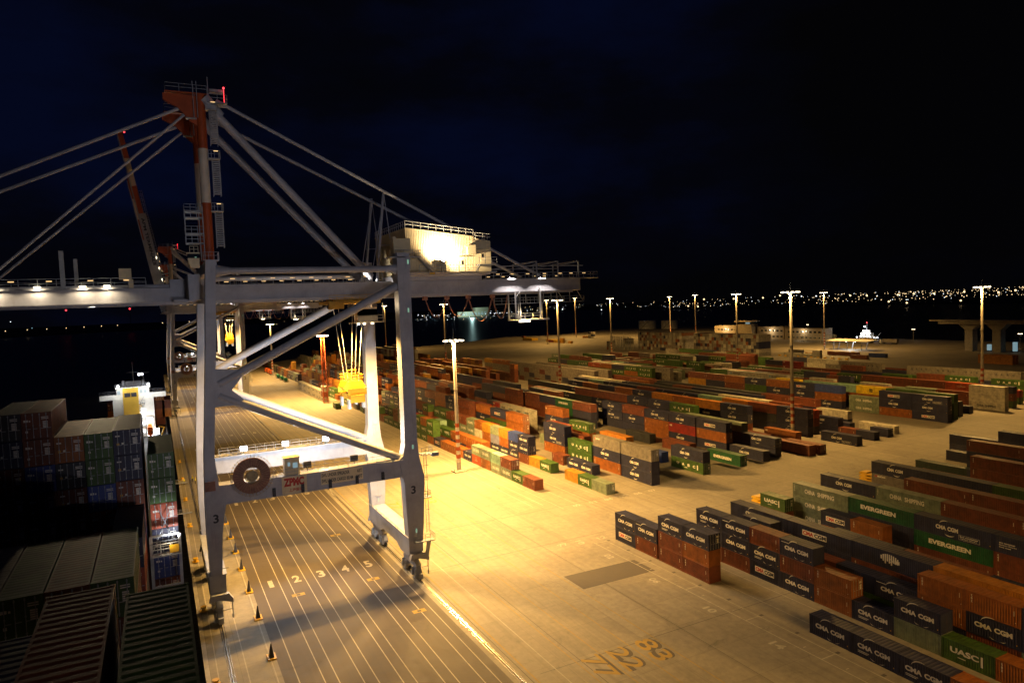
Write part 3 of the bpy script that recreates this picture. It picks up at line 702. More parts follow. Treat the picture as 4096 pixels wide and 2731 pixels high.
# ------------------------------------------------------------------ the ship-to-shore crane
YN, YF = 109.0, 131.0           # outer faces of the near and the far frame
YC = 121.1
def at(p, y): return [(x, z) for x, z in p]
def crane(number):
    root = empty('gantry_crane', (21.15, YC, 0)); R0 = Vector((-21.15, -YC, 0)); ST = [M['steel'], M['letdark'], M['letred']]
    def part(mb, name, mats, parent=root, smooth=None):
        o = mb.build(name, mats, None, smooth=smooth); me = o.data
        me.transform(Matrix.Translation(R0)); o.parent = parent; return o
    legW = [(6.84,53.0),(6.17,40.7),(5.05,24.6),(4.80,17.7),(4.76,13),(5.02,4.0),(6.35,4.0),(6.92,13),(7.34,15.9),(7.61,17.2),(7.61,17.3),(6.80,20.3),(6.44,24.4),(7.58,40.6),(8.20,53.0)]
    legL = [(35.45,54.0),(35.38,27),(35.30,22.6),(34.9,20.7),(34.2,20.2),(34.7,17.15),(34.95,16),(35.05,12),(35.35,3.2),(37.45,3.6),(37.95,9),(38.35,15.6),(38.38,17.1),(37.65,20.4),(37.45,23.2),(37.48,27),(37.58,54.0)]
    for y0, s in ((YN, 1), (YF, 1)):
        a = MB(); a.prism_xz(legW, y0, y0+2.2)
        for z in (46.5, 21.9, 17.25, 7.8): a.box(4.7 if z < 30 else 6.4, 7.4 if z < 30 else 8.0, y0-.03, y0, z, z+.09)
        o = part(a, 'leg', ST)
        a = MB(); vs, fs = text_mesh(number, .03); a.add([(5.75+p[0]*.75, y0-.02, 14.7+p[1]*1.3) for p in vs], fs); part(a, 'number_mark', [M['letdark']], o)
        a = MB(); a.prism_xz(legL, y0, y0+2.2)
        for z in (48.4, 17.15, 8.8): a.box(35.0, 37.6 if z != 17.15 else 38.3, y0-.03, y0, z, z+.09)
        o = part(a, 'leg', ST)
        a = MB(); vs, fs = text_mesh(number, .03); a.add([(36.0+p[0]*.8, y0-.02, 14.2+p[1]*1.35) for p in vs], fs); part(a, 'number_mark', [M['letdark']], o)
        for z, x in ((51.3,36.9),(43.4,36.6),(20.8,36.25),(6.7,36.2)):       # access doors with lit panes
            a = MB(); a.box(x-.05, x+.75, y0-.06, y0-.005, z, z+1.95, 0); a.box(x-.12, x+.82, y0-.16, y0-.005, z+2.0, z+2.1, 0); a.box(x+.24, x+.48, y0-.08, y0-.06, z+.9, z+1.6, 1)
            part(a, 'door', [M['dark'] if 0 else M['steel'], M['g_green']], o)
        a = MB(); a.box(6.85, 35.2, y0+.12, y0+1.95, 17.2, 20.15); a.box(6.9, 34.9, y0-.25, y0+.12, 20.05, 20.17); a.box(6.9, 34.9, y0+1.95, y0+2.35, 20.05, 20.17)
        pb = part(a, 'portal_beam', ST)
        a = MB()
        a.rail([(8.6,y0-.2,20.17),(33.5,y0-.2,20.17)], r=.035); a.rail([(8.6,y0+2.3,20.17),(33.5,y0+2.3,20.17)], r=.035); part(a, 'railing', [M['galv']], pb)
        a = MB(); yb = y0+1.1                                            # tubular bracing of this frame
        a.tube((7.6,yb,34.9),(35.6,yb,48.7),.66,16); a.tube((7.6,yb,33.2),(35.2,yb,20.0),.62,16); a.prism_xz([(6.9,37.2),(6.6,31.6),(10.2,31.6),(11,32.4),(9.4,33.9),(11,35.9),(10.4,36.9)], y0+.7, y0+1.5); part(a, 'brace', ST, smooth=40)
        a = MB(); a.tube((8.6,yb,51.5),(35.5,yb,51.5),.5,16); a.tube((7.9,yb,51.5),(10.4,yb,51.5),.95,16,r2=.5); a.tube((33.6,yb,51.5),(35.5,yb,51.5),.5,16,r2=.85); part(a, 'tie_beam', ST, smooth=40)
    # signs, reel, cabin, signal lights on the near beam
    a = MB(); a.box(15.6,19.3,YN+.02,YN+.12,17.35,20.0,0)
    sg = part(a, 'sign_board', [M['cream']]); a = MB(); lg = Logo(); lg.text('ZPMC',.25,3.3,1.15,2.45,0,.06); lg.text('\u4e0a\u6d77\u632f\u534e',1.0,3.0,.3,.85,0,.02); lg.put(a, lambda u,v,l:(15.6+u,YN+.01-l,17.35+v)); part(a, 'lettering', [M['letred']], sg)
    a = MB(); a.box(21.45,28.1,YN+.02,YN+.12,17.95,20.0,0); sg = part(a, 'sign_board', [M['cream']])
    a = MB(); lg = Logo(); lg.text('SWL UNDER SPREADER',.12,4.5,1.2,1.75); lg.text('65T',5.75,6.5,1.2,1.75); lg.text('SWL UNDER CARGO BEAM',.12,5.0,.3,.85); lg.text('100T',5.55,6.5,.3,.85); lg.put(a, lambda u,v,l:(21.45+u,YN+.01-l,17.95+v)); part(a, 'lettering', [M['letdark']], sg)
    a = MB(); c = (11.3, YN-.75, 21.15)                                   # cable reel: ring of cable, spokes, hub
    n = 40
    for r0, r1, y0, y1, mi in ((1.25,2.62,-.32,.32,0),(.0,.78,-.5,.4,1)):
        vs = []
        for k in range(n):
            t = 2*PI*k/n
            for r, y in ((r0 or .01, y0),(r1, y0),(r1, y1),(r0 or .01, y1)): vs.append((c[0]+r*math.cos(t), c[1]+y, c[2]+r*math.sin(t)))
        a.add(vs, [(k*4+i, k*4+(i+1) % 4, ((k+1) % n)*4+(i+1) % 4, ((k+1) % n)*4+i) for k in range(n) for i in range(4)], mi)
    rl = part(a, 'cable_reel', [M['reel'], M['brass']], smooth=30)
    a = MB()
    for k in range(36):
        t = 2*PI*k/36
        for y in (-.40, .40): a.bar((c[0]+.5*math.cos(t), c[1]+y*1.3, c[2]+.5*math.sin(t)), (c[0]+3.0*math.cos(t), c[1]+y, c[2]+3.0*math.sin(t)), .045)
        a.bar((c[0]+3.0*math.cos(t), c[1]-.4, c[2]+3.0*math.sin(t)), (c[0]+3.0*math.cos(t), c[1]+.4, c[2]+3.0*math.sin(t)), .04)
        t2 = 2*PI*(k+1)/36
        a.bar((c[0]+3.0*math.cos(t), c[1]-.4, c[2]+3.0*math.sin(t)), (c[0]+3.0*math.cos(t2), c[1]-.4, c[2]+3.0*math.sin(t2)), .04)
    a.box(c[0]-.4,c[0]+.4,c[1]+.4,YN+.1,c[2]-.5,c[2]+.5); part(a, 'spokes', [M['brass']], rl)
    a = MB(); a.box(16.15,18.35,YN+.1,YN+1.7,20.2,22.75,0); a.box(16.05,18.45,YN,YN+1.8,22.75,22.88,0); a.box(16.6,16.98,YN+.06,YN+.1,21.6,22.2,1); a.box(17.35,18.05,YN+.06,YN+.1,21.25,22.05,1); part(a, 'electrical_cabin', [M['cream'], M['g_cyan']])
    for x in (14.4,18.62,22.82,27.07,31.3):
        a = MB(); a.box(x-.22,x+.22,YN-.3,YN,17.35,18.6,0)
        for z in (17.55,17.95,18.35): a.tube((x,YN-.34,z),(x,YN-.3,z),.13,10,1)
        part(a, 'signal_light', [M['black'], M['dark']])
    a = MB(); a.box(4.9,6.3,YN-.5,YN,19.6,20.9); part(a, 'guard_plate', [M['letred'] if 0 else M['reel']])
    # sill beams and bogies
    for x0, x1 in ((4.75,7.0),(35.2,37.6)):
        a = MB(); a.prism_yz([(YN-.02,4.1),(YN-.02,6.9),(YF+2.3,6.9),(YF+2.3,4.1),(YF-1,3.6),(YF-5,3.6),(YF-7,4.4),(YN+7,4.4),(YN+5,3.6),(YN+1,3.6)], x0, x1); a.box(x0-.15,x1+.15,YN,YF+2.3,6.88,6.98); sl = part(a, 'sill_beam', ST)
        a = MB(); a.rail([(x0-.1,YN+2.4,6.98),(x0-.1,YF-.2,6.98)], .35, 3, .04)
        if x0 > 30:
            lg = Logo(); lg.text('160 LIFT AREA',0,5.2,0,.7); lg.put(a, lambda u,v,l:(x0-.03, YC+3.4-u, 5.2+v))
        part(a, 'trim', [M['galv']], sl)
        xc = (x0+x1)/2; xr = 5.89 if x0 < 30 else 36.42
        for yb in (YN+2.6, YF-.4):
            a = MB(); a.prism_yz([(yb-3.4,2.4),(yb-.5,3.65),(yb+.5,3.65),(yb+3.4,2.4),(yb+3.0,1.9),(yb-3.0,1.9)], xr-.45, xr+.45)
            for q in (-2.6, 2.6): a.prism_yz([(yb+q-1.5,1.15),(yb+q-.3,2.15),(yb+q+.3,2.15),(yb+q+1.5,1.15),(yb+q+1.3,.75),(yb+q-1.3,.75)], xr-.4, xr+.4)
            bg = part(a, 'bogie', [M['steel']])
            for q in (-3.6,-2.9,-2.1,-1.4,1.4,2.1,2.9,3.6):
                a = MB(); a.tube((xr-.22,yb+q,.42),(xr+.22,yb+q,.42),.33,14); part(a, 'wheel', [M['dark']], bg)
                if q in (-3.6,-2.1,1.4,2.9): a = MB(); a.box(xr-.85,xr-.42,yb+q-.3,yb+q+.35,.5,1.15); a.tube((xr-.65,yb+q,1.1),(xr-.65,yb+q,1.9),.2,10); part(a, 'drive_motor', [M['galv']], bg)
        for yb, s in ((YN, -1), (YF+2.3, 1)):
            a = MB(); a.prism_xz([(xr-1.1,4.3),(xr+1.3,4.3),(xr+1.9,3.4),(xr+1.9,2.9),(xr-.2,3.6),(xr-1.4,3.3)], min(yb, yb+s*.9), max(yb, yb+s*.9)); a.tube((xr+1.75,yb+s*.5,3.1),(xr+1.75,yb+s*.5,.9),.09,8); a.tube((xr+1.75,yb+s*.5,1.1),(xr+1.75,yb+s*.5,.5),.16,8)
            a.box(xr-.35,xr+.35,min(yb+s*1.2,yb+s*1.9),max(yb+s*1.2,yb+s*1.9),.35,1.2); a.bar((xr+.2,yb+s*.8,1.9),(xr+1.7,yb+s*.6,1.9),.08); part(a, 'storm_anchor', [M['steel']])
    # girders, boom, catwalks
    for yg in (116.8, 124.2):
        a = MB(); a.box(5.6,75.2,yg,yg+1.3,47.45,49.75); a.box(5.6,75.2,yg-.25,yg+1.55,47.3,47.45); a.box(5.6,74,yg+.2,yg+.6,46.95,47.3); gd = part(a, 'girder', ST)
        s = -1 if yg < 120 else 1; ye = yg-.9 if s < 0 else yg+2.2
        a = MB(); a.box(8.5,33.5,min(ye,yg),max(ye,yg+1.3) if s > 0 else yg,49.62,49.74); a.rail([(9,ye,49.74),(33,ye,49.74)], r=.04); a.rail([(54.5,ye,49.74),(79.2,ye,49.74),(79.2,yg+.6,49.74)], r=.045); a.box(54,79.4,min(ye,yg),max(ye,yg+1.3),49.6,49.78)
        part(a, 'catwalk', [M['galv']], gd)
        for x in (11,14,17,20,23,26,29,32,57,60,63.3,67,70.5,73,76): a = MB(); a.box(x-.35,x+.35,ye-.02,ye+.02,50.55,50.68); part(a, 'walkway_lamp', [M['g_sign']], gd)
    a = MB()
    for x in (65.45,70.2,74.9):
        for y in (116.2,126): a.bar((x,y,49.7),(x,y,52.95),.22)
        a.bar((x,116.2,52.95),(x,126,52.95),.22); a.bar((x,116.2,52.9),(x-4.6,116.2,52.1),.12); a.bar((x,126,52.9),(x-4.6,126,52.1),.12)
    a.bar((57,116.2,52.1),(76,116.2,52.1),.16); a.bar((57,126,52.1),(76,126,52.1),.16); a.box(74,76.4,118,124,47.3,49.7); part(a, 'end_frame', [M['galv']])
    a = MB()                                                              # lower maintenance platform at the end
    for x in (67.5,70.5,73.5,76.7):
        for y in (117.5,124.8): a.bar((x,y,45.1),(x if x < 76 else 75.2,y,47.3),.1)
    a.box(60.5,76.8,117.4,118.4,45.0,45.1); a.rail([(60.5,117.4,45.1),(76.8,117.4,45.1)], r=.035); a.box(60.5,76.8,124.2,125,45.0,45.1); a.rail([(60.5,125,45.1),(76.8,125,45.1)], r=.035); part(a, 'platform', [M['galv']])
    a = MB()                                                              # hanging maintenance basket
    for x, y in ((60.75,116.4),(66.1,116.4),(60.75,119.4),(67.9,119.0)): a.bar((x,y,41.9),(x,y,47.4 if x < 62 else 48.2),.22)
    a.box(60.6,68,116.3,119.5,41.75,42.0); a.rail([(60.75,116.4,42),(66.1,116.4,42),(67.9,119.0,42)], r=.05); a.rail([(60.75,119.4,42),(67.9,119.4,42)], r=.05)
    for z in (42.0,43.8,45.6): a.bar((66.1,116.4,z+1.7),(67.9,119,z),.13); a.bar((66.1,116.4,z+1.8),(67.9,119,z+1.8),.1)
    a.bar((60.75,116.4,43.4),(61.8,116.4,41.9),.1); a.bar((60.75,116.4,46.2),(61.8,116.4,47.3),.1); a.bar((62.6,118,42),(62.6,118,47),.1); a.bar((62.1,118,42),(62.1,118,47),.1)
    for i in range(12): a.bar((62.1,118,42.3+i*.4),(62.6,118,42.3+i*.4),.05)
    bk = part(a, 'basket', [M['galv']])
    a = MB(); a.box(61.6,63.6,116.1,116.9,41.5,41.74); part(a, 'floodlight', [M['g_warm']], bk)
    hinge = Vector((5.0, YC, 48.6))
    bo = empty('boom', hinge+R0); bo.parent = root
    def bpart(mb, name, mats, parent=bo, smooth=None):
        o = mb.build(name, mats, None, smooth=smooth); o.data.transform(Matrix.Translation(-hinge)); o.parent = parent; return o
    a = MB()
    for yg in (116.8, 124.2): a.box(-40,4.4,yg,yg+1.3,47.45,49.45); a.box(-52.5,-40,yg,yg+1.3,47.45,49.45,1); a.box(-65,-52.5,yg,yg+1.3,47.45,49.45,2); a.box(-77,-65,yg,yg+1.3,47.45,49.45,1); a.box(2.2,4.4,yg,yg+1.3,49.45,50.7); a.box(-76,4.4,yg-.25,yg+1.55,47.3,47.45); a.box(-76,4.4,yg+.2,yg+.6,46.95,47.3); a.tube((-40,yg+.7,49.75),(2.2,yg+.7,49.75),.3,10)
    for x in range(-76, 4, 9): a.box(x,x+.6,118.1,124.2,48.5,49.4)
    bpart(a, 'boom_girder', [M['steel'], M['red'], M['bandw']], smooth=30)
    a = MB(); a.rail([(-50,116.4,49.5),(-1,116.4,49.5)], 1.5, 2.2, .05); a.box(-50,-1,116.2,116.8,49.42,49.5); a.rail([(-50,125.9,49.5),(-1,125.9,49.5)], 1.5, 2.2, .05)
    a.box(-11.7,-11.15,117,117.5,49.5,55.0); a.box(-10.6,-10.1,124.2,124.7,49.5,54.4); bpart(a, 'boom_railing', [M['galv']])
    a = MB(); a.box(-4.4,-2.8,116.6,117,50.8,52.4,0); a.box(-3.2,-2.6,116.4,116.9,49.5,50.8,0); bpart(a, 'boom_signal', [M['cream']])
    for x in (-19.3,-14.4,-9.0,-6.0):
        a = MB(); a.tube((x,116.1,49.75),(x,116.1,49.95),.42,10); bpart(a, 'floodlight', [M['g_warm']])
    for x in (-21,-17.4,-13,-8,-3.5): a = MB(); a.box(x-.35,x+.35,116.32,116.36,50.6,50.75); bpart(a, 'walkway_lamp', [M['g_sign']])
    a = MB(); a.ball((-76.5,117.4,50.2),.35); bpart(a, 'beacon', [M['g_red']])
    if number == '2':
        a = MB(); lg = Logo(); lg.text('APM TERMINALS',0,19,0,1.15,0,.03)
        lg.put(a, lambda u,v,l:(-31+u,116.77,47.9+v)); bpart(a, 'lettering', [M['letdark']])
    # masts and stays
    for ym in (112.2, 123.4):
        a = MB()
        for z0, z1, mi in ((52.9,61.6,0),(61.6,69.5,1),(69.5,77.4,0)): a.tube((7.65,ym,z0),(7.65,ym,z1),.68,20,mi)
        part(a, 'mast', [M['red'], M['bandw']], smooth=40)
        a = MB(); a.prism_xz([(7.2,77.0),(2.75,77.1),(2.75,76.2),(4.6,75.2),(6.3,73.3),(7.2,72.6)], ym-.35, ym+.35); a.box(3,8.6,ym-.5,ym+.5,77.3,77.45); part(a, 'mast_head', [M['red']])
        a = MB(); a.rail([(3.1,ym-.5,77.45),(8.6,ym-.5,77.45)], r=.04); a.rail([(3.1,ym+.5,77.45),(3.1,ym-.5,77.45)], r=.04); a.bar((7.2,ym-.8,73.8),(7.2,ym-.8,79),.08); a.bar((6.7,ym-.8,73.8),(6.7,ym-.8,79),.08); a.box(5.6,7.0,ym-.8,ym,73.6,73.75)
        part(a, 'railing', [M['galv']])
    a = MB(); a.box(6.9,8.4,112.2,123.4,76.2,77.3); a.box(6.9,8.4,YN+1,YF+1.5,51.4,53.0); part(a, 'cross_beam', [M['red']] if 0 else ST)
    a = MB(); a.box(8.6,11.3,111.2,113.6,76.1,76.25); a.rail([(8.6,111.2,76.25),(11.3,111.2,76.25),(11.3,113.6,76.25)], r=.04); a.box(9.0,10.9,111.8,113,77.9,78.25,0); a.bar((8.8,112.2,77.4),(8.8,112.2,80.0),.12); part(a, 'top_platform', [M['galv']])
    a = MB(); a.ball((10.9,111.4,78.4),.16); a.bar((10.9,111.4,76.2),(10.9,111.4,78.3),.06); part(a, 'beacon', [M['g_red']])
    for ym, yg in ((112.2,117.4),(123.4,124.9)):
        a = MB(); a.tube((8.2,ym,76.4),(33.4,yg,50.6),.60,16); a.tube((8.1,ym,76.9),(10.5,ym+.5,74.6),.95,12,r2=.6); part(a, 'backstay', ST, smooth=40)
        a = MB(); a.tube((9.8,ym,76.7),(66.6,yg,50.4),.27,12); part(a, 'backstay', ST, smooth=40)
    for xb, ym, yg in ((-49,112.2,117.4),(-21.5,112.2,117.4),(-49.8,123.4,124.9),(-22,123.4,124.9)):
        a = MB(); a.tube((6.2,ym,75.8 if xb < -30 else 75.0),(xb,yg,49.9),.23 if xb < -30 else .19,10); part(a, 'forestay', ST, smooth=40)
    # stair flights on the mast, platforms and check cabin at its foot
    for z0, z1 in ((55.0,61.5),(62.6,69.2),(70.0,76.2)):
        a = MB(); x0, x1 = 8.75, 9.75; zt = z0+(z1-z0)*.8
        for x in (x0, x1): a.bar((x,111.3,z0),(x,111.3,zt),.1); a.bar((x,112.3,z0),(x,112.3,z1),.08)
        n = 18
        for i in range(n): z = z0+.2+(zt-z0-.3)*i/n; a.box(x0,x1,111.3,111.55,z,z+.13)
        a.box(8.2,9.9,111.2,112.6,zt+.1,zt+.22); a.rail([(8.3,111.2,zt+.2),(9.9,111.2,zt+.2),(9.9,112.6,zt+.2)], 1.1, .8, .04); part(a, 'stair_flight', [M['galv']])
        a = MB(); a.box(9.0,9.6,111.14,111.18,zt+1.15,zt+1.27); part(a, 'walkway_lamp', [M['g_sign']])
    a = MB()
    for z in (55.6,57.0,59.3,60.2): a.box(4.6,7.0,111.4,113.4,z,z+.13); a.rail([(4.6,111.4,z+.1),(7.0,111.4,z+.1)], 1.0, .9, .045); a.rail([(4.6,113.4,z+.1),(4.6,111.4,z+.1)], 1.0, .9, .045)
    a.bar((4.6,111.4,55.6),(4.6,111.4,60.5),.12); a.bar((6.5,111.4,53),(6.5,111.4,61),.12); a.bar((7.0,111.4,53),(7.0,111.4,61),.12); part(a, 'mast_platform', [M['galv']])
    a = MB(); a.add([(4.9,109.6,51.95),(6.1,109.6,51.95),(6.1,111,51.95),(4.9,111,51.95),(4.55,109.3,53.3),(6.1,109.3,53.3),(6.1,111,53.3),(4.55,111,53.3),(4.55,109.3,54.05),(6.1,109.3,54.05),(6.1,111,54.05),(4.55,111,54.05)], [(0,3,2,1),(0,1,5,4),(1,2,6,5),(2,3,7,6),(3,0,4,7)], 0)
    a.add([(4.57,109.32,53.3),(6.08,109.32,53.3),(6.08,111,53.3),(4.57,111,53.3),(4.6,109.35,53.95),(6.05,109.35,53.95),(6.05,111,53.95),(4.6,111,53.95)], [(0,1,5,4),(3,0,4,7),(1,2,6,5)], 1); a.box(4.45,6.2,109.2,111,53.95,54.12,0); a.box(5.5,5.75,109.28,109.3,53.38,53.48,2); a.rail([(4.9,109.4,54.1),(6,109.4,54.1)], .9, .5, .04)
    part(a, 'check_cabin', [M['cream'], M['glass'], M['g_green']])
    a = MB(); a.box(6.6,8.7,108.9,111.6,52.95,53.05); a.rail([(6.6,108.9,53.05),(8.7,108.9,53.05),(8.7,111.6,53.05)], 1.1, .7, .035); a.box(4.6,6.3,113,127.5,47.4,51.2); a.box(2.6,5.6,114.5,116.5,47.2,47.6); part(a, 'hinge_block', ST)
    # machinery house
    a = MB(); y0, y1 = 112.4, 130.0; xa, xb_ = 38.2, 50.7
    n = 42
    for i in range(n):                                                    # ribbed front wall under the sloping roof
        x = xa+(xb_-xa)*i/n; d = (xb_-xa)/n; zt = 58.35-(x-xa)*.105; zt2 = 58.35-(x+d-xa)*.105
        a.quad((x,y0,50.95),(x+d*.5,y0,50.95),(x+d*.5,y0,zt),(x,y0,zt)); a.quad((x+d*.5,y0,50.95),(x+d*.62,y0+.06,50.95),(x+d*.62,y0+.06,zt),(x+d*.5,y0,zt)); a.quad((x+d*.62,y0+.06,50.95),(x+d*.88,y0+.06,50.95),(x+d*.88,y0+.06,zt2),(x+d*.62,y0+.06,zt)); a.quad((x+d*.88,y0+.06,50.95),(x+d,y0,50.95),(x+d,y0,zt2),(x+d*.88,y0+.06,zt2))
    a.prism_xz([(xa,50.9),(54.0,50.9),(54.0,56.45),(xb_+.3,56.85),(xb_,57.05),(xa,58.36)], y0+.1, y1)
    a.box(xb_,54.0,y0-.01,y0+.1,50.9,56.4); a.prism_xz([(xa-.1,58.36),(xb_,57.05),(xb_,57.2),(xa-.1,58.5)], y0-.12, y1+.1)
    mh = part(a, 'machinery_house', [M['cream']])
    a = MB(); a.rail([(xa,y1,58.5),(xa,y0,58.5)], 1.15, 1.2, .05); a.rail([(xa,y0,58.5),(xb_,y0,57.2)], 1.15, 1.45, .055); a.rail([(xb_+.4,y0,56.75),(54,y0,56.5),(54,y1,56.5)], 1.1, 1.2, .05); part(a, 'roof_railing', [M['white']], mh)
    a = MB(); a.box(35.7,38.6,111.3,113.2,53.55,56.6); a.tube((36.0,111.6,56.6),(36.0,112.9,56.6),.35,12); part(a, 'annex', [M['cream']], mh)
    for x, z in ((49.95,54.0),): a = MB(); a.prism_xz([(x-.75,z),(x+.75,z),(x+.75,z+1.6),(x-.45,z+1.6),(x-.75,z+1.3)], y0-.9, y0); part(a, 'vent_hood', [M['cream']], mh)
    for y in (122, 127): a = MB(); a.box(xa-.7,xa,y-.8,y+.8,54.2,56.2); part(a, 'vent_hood', [M['cream']], mh)
    for x, z in ((48.45,51.1),(52.35,52.3)):
        a = MB(); a.box(x-.45,x+.45,y0-.05,y0-.015,z,z+2.05,0); a.box(x-.2,x+.2,y0-.08,y0-.05,z+1.15,z+1.85,1); a.box(x-1,x+1,y0-.5,y0,z+2.5,z+2.56,0); part(a, 'door', [M['cream'], M['black']], mh)
    a = MB(); a.box(37.6,54.2,y0-1.9,y0,50.75,50.92); a.rail([(39.8,y0-1.85,50.92),(50.6,y0-1.85,50.92)], 1.2, 1.9, .045); a.box(51,54.4,y0-1.6,y0,52.05,52.2); a.rail([(51,y0-1.6,52.2),(54.4,y0-1.6,52.2)], 1.2, 1.2, .04); a.bar((50.4,y0-1.5,51),(51.2,y0-1.5,52.1),.6,.1)
    a.box(34.3,39.6,109.0,y0,53.25,53.42); a.rail([(35.2,109.0,53.42),(39.6,109.0,53.42),(39.6,y0,53.42)], 1.1, 1.3, .045); a.bar((39.6,110.5,53.3),(42,110.5,50.9),1.0,.12); a.rail([(39.7,110.0,53.2),(42,110.0,50.9)], 1.0, .9, .04); a.box(41.5,42.6,y0-1.92,y0-1.9,50.4,50.9,0)
    part(a, 'house_walkway', [M['galv']], mh)
    a = MB(); a.box(41.5,42.5,y0-1.95,y0-1.93,50.5,50.85); part(a, 'warning_plate', [M['yellow']], mh)
    a = MB(); a.box(37.8,53.8,116.2,126.4,49.78,50.75); a.box(38,54,y0+.4,y1-.4,50.5,50.75); part(a, 'house_base', ST)
    a = MB(); a.bar((44.1,y0-1.7,50.9),(44.1,y0-1.7,52.9),.1); a.box(43.85,44.35,y0-1.9,y0-1.5,52.6,53.1); part(a, 'floodlight', [M['galv']], mh)
    for yp, yq in ((117.4,116.6),(124.9,125.8)):                               # posts that hold the thin stays
        a = MB(); a.tube((34.4,yp,49.7),(36.3,yp,65.2),.24,8); a.bar((36.3,yp,65.2),(37.4,yp-1.2,50),.12); a.bar((36.2,yp,64),(33.4,yp,50),.1); a.bar((34.8,yp,56),(36.9,yp-.8,56),.1); part(a, 'stay_post', ST)
    # trolley with operator cabin
    a = MB(); a.box(25.9,34.8,117.2,125.2,46.1,46.6,0); a.box(27,34,118.5,124,46.6,47.9,0); a.box(25.8,28.2,116.2,117.2,45.3,46.2,0)
    for x in (26.5,30,34): a.tube((x,118.2,45.7),(x,119.4,45.7),.5,12,1)
    a.rail([(25.9,116.6,46.5),(34.8,116.6,46.5)], 1.1, 1.2, .05); tr = part(a, 'trolley', [M['yellow'], M['dark']])
    a = MB(); a.box(30.8,34.2,117.6,120,43.0,45.4,0); a.add([(30.8,117.6,43.9),(34.2,117.6,43.9),(34.2,117.6,45.1),(30.8,117.6,45.1)], [(0,1,2,3)], 1); a.rail([(30,116.8,42.9),(35,116.8,42.9)], 1.1, 1., .045); a.box(29.9,35.2,116.7,120.4,42.75,42.9,0); a.bar((30,116.8,42.9),(30,116.8,46.1),.1); a.bar((35,116.8,42.9),(35,116.8,46.1),.1); part(a, 'operator_cabin', [M['cream'], M['glass']], tr)
    for x in (30.6,31.6,33.0): a = MB(); a.tube((x,116.6,42.5),(x,116.6,42.72),.22,8); part(a, 'floodlight', [M['g_warm']], tr)
    # festoon cable loops behind the house
    a = MB()
    for k, (x0, x1, dz) in enumerate(((43.5,47.7,3.5),(47.7,52.0,3.5),(52.0,57.0,4.6),(57.0,60.2,4.2))):
        for dy in (0, .35):
            pts = [(x0+(x1-x0)*i/10, 118.5+dy, 46.6-dz*(1-(2*i/10-1)**2)) for i in range(11)]; a.path(pts, .05, 5)
        a.box(x0-.35,x0+.35,118.2,119.1,46.3,47)
    part(a, 'festoon_cable', [M['reel']])
    # portal floodlights: five housings, white glass
    for x, y, s in ((12.6,131.4,-1),(19.8,131.4,-1),(27.1,131.4,-1),(19.8,110.8,1),(27.2,110.8,1)):
        a = MB(); a.bar((x,y,20.2),(x,y,21.0),.1); a.box(x-.62,x+.62,y-.1 if s < 0 else y-.25,y+.25 if s < 0 else y+.1,20.65,21.6); f_ = part(a, 'floodlight', [M['dark']])
        a = MB(); yy = y-.11 if s < 0 else y+.11; a.box(x-.56,x+.56,min(yy,yy+s*.03),max(yy,yy+s*.03),20.7,21.55); part(a, 'lamp_glass', [M['g_white']], f_)
    # ladder and platforms on the landward leg
    a = MB()
    for x in (38.75,39.25): a.bar((x,110.0,7.0),(x,110.0,20.5),.06)
    for i in range(34): a.bar((38.75,110,7.2+i*.4),(39.25,110,7.2+i*.4),.045)
    for z in (8.5,11,13.5,16,18.5): a.rail([(38.6,109.6,z),(39.4,109.6,z)], .02, .8, .045)
    for z in (20.3,13.0): a.box(38.2,40.2 if z > 15 else 39.6,109.2,110.8,z,z+.12); a.rail([(38.2,109.2,z+.1),(40.1 if z > 15 else 39.5,109.2,z+.1),(40.1 if z > 15 else 39.5,110.8,z+.1)], 1.2, .6, .04)
    a.box(36.0,39.4,107.9,109,6.1,6.25); a.rail([(36.0,107.9,6.25),(39.4,107.9,6.25),(39.4,110,6.25)], 1.1, .8, .04); a.bar((38.6,108.6,6.1),(38.3,109.6,2.6),.7,.1); a.box(40.1,41.3,109.4,110.2,19.9,20.5); part(a, 'access_platform', [M['galv']])
    return root, bo
cr, boom1 = crane('3')
tag(cr, 'grey container crane standing nearest, boom lowered, red and white mast', 'crane', 'container cranes on the quay')
def far_crane(dy, ang, num, label):
    c, b = crane_copy(cr, num); c.location.y += dy; b.rotation_euler = (0, math.radians(ang), 0); tag(c, label)
def crane_copy(src, num):
    c = src.copy(); COL.objects.link(c); boom = None
    for ch in src.children:
        nm = ch.name.split('.')[0]
        if nm == 'forestay': continue
        d = copy_tree(ch, c)
        if nm == 'boom': boom = d
        for gch in d.children:
            if gch.name.startswith('number_mark'):
                me = gch.data.copy(); vs0, fs = text_mesh('3', .03); xs = [v.co.x for v in me.vertices]; zs = [v.co.z for v in me.vertices]; yy = me.vertices[0].co.y
                vs, fs = text_mesh(num, .03); q = bpy.data.meshes.new('number_mark'); q.from_pydata([(min(xs)+p[0]*(max(xs)-min(xs)), yy, min(zs)+p[1]*(max(zs)-min(zs))) for p in vs], [], fs); q.materials.append(M['letdark']); gch.data = q
    return c, boom
c2, b2 = crane_copy(cr, '2'); c2.location.y += 242.7; b2.rotation_euler = (0, math.radians(80), 0)
tag(c2, 'grey container crane farther along the quay with its boom raised', 'crane', 'container cranes on the quay')
a = MB(); lg = Logo(); lg.text('APM TERMINALS',0,22,0,1.25,0,.03); lg.put(a, lambda u,v,l:(-38+u-5.0,116.75-YC,47.8+v-48.6)); o = a.build('lettering', [M['letdark']], b2)
c3, b3 = crane_copy(cr, '1'); c3.location.y += 362; b3.rotation_euler = (0, math.radians(80), 0)
tag(c3, 'grey container crane farthest along the quay, mostly hidden by the second', 'crane', 'container cranes on the quay')

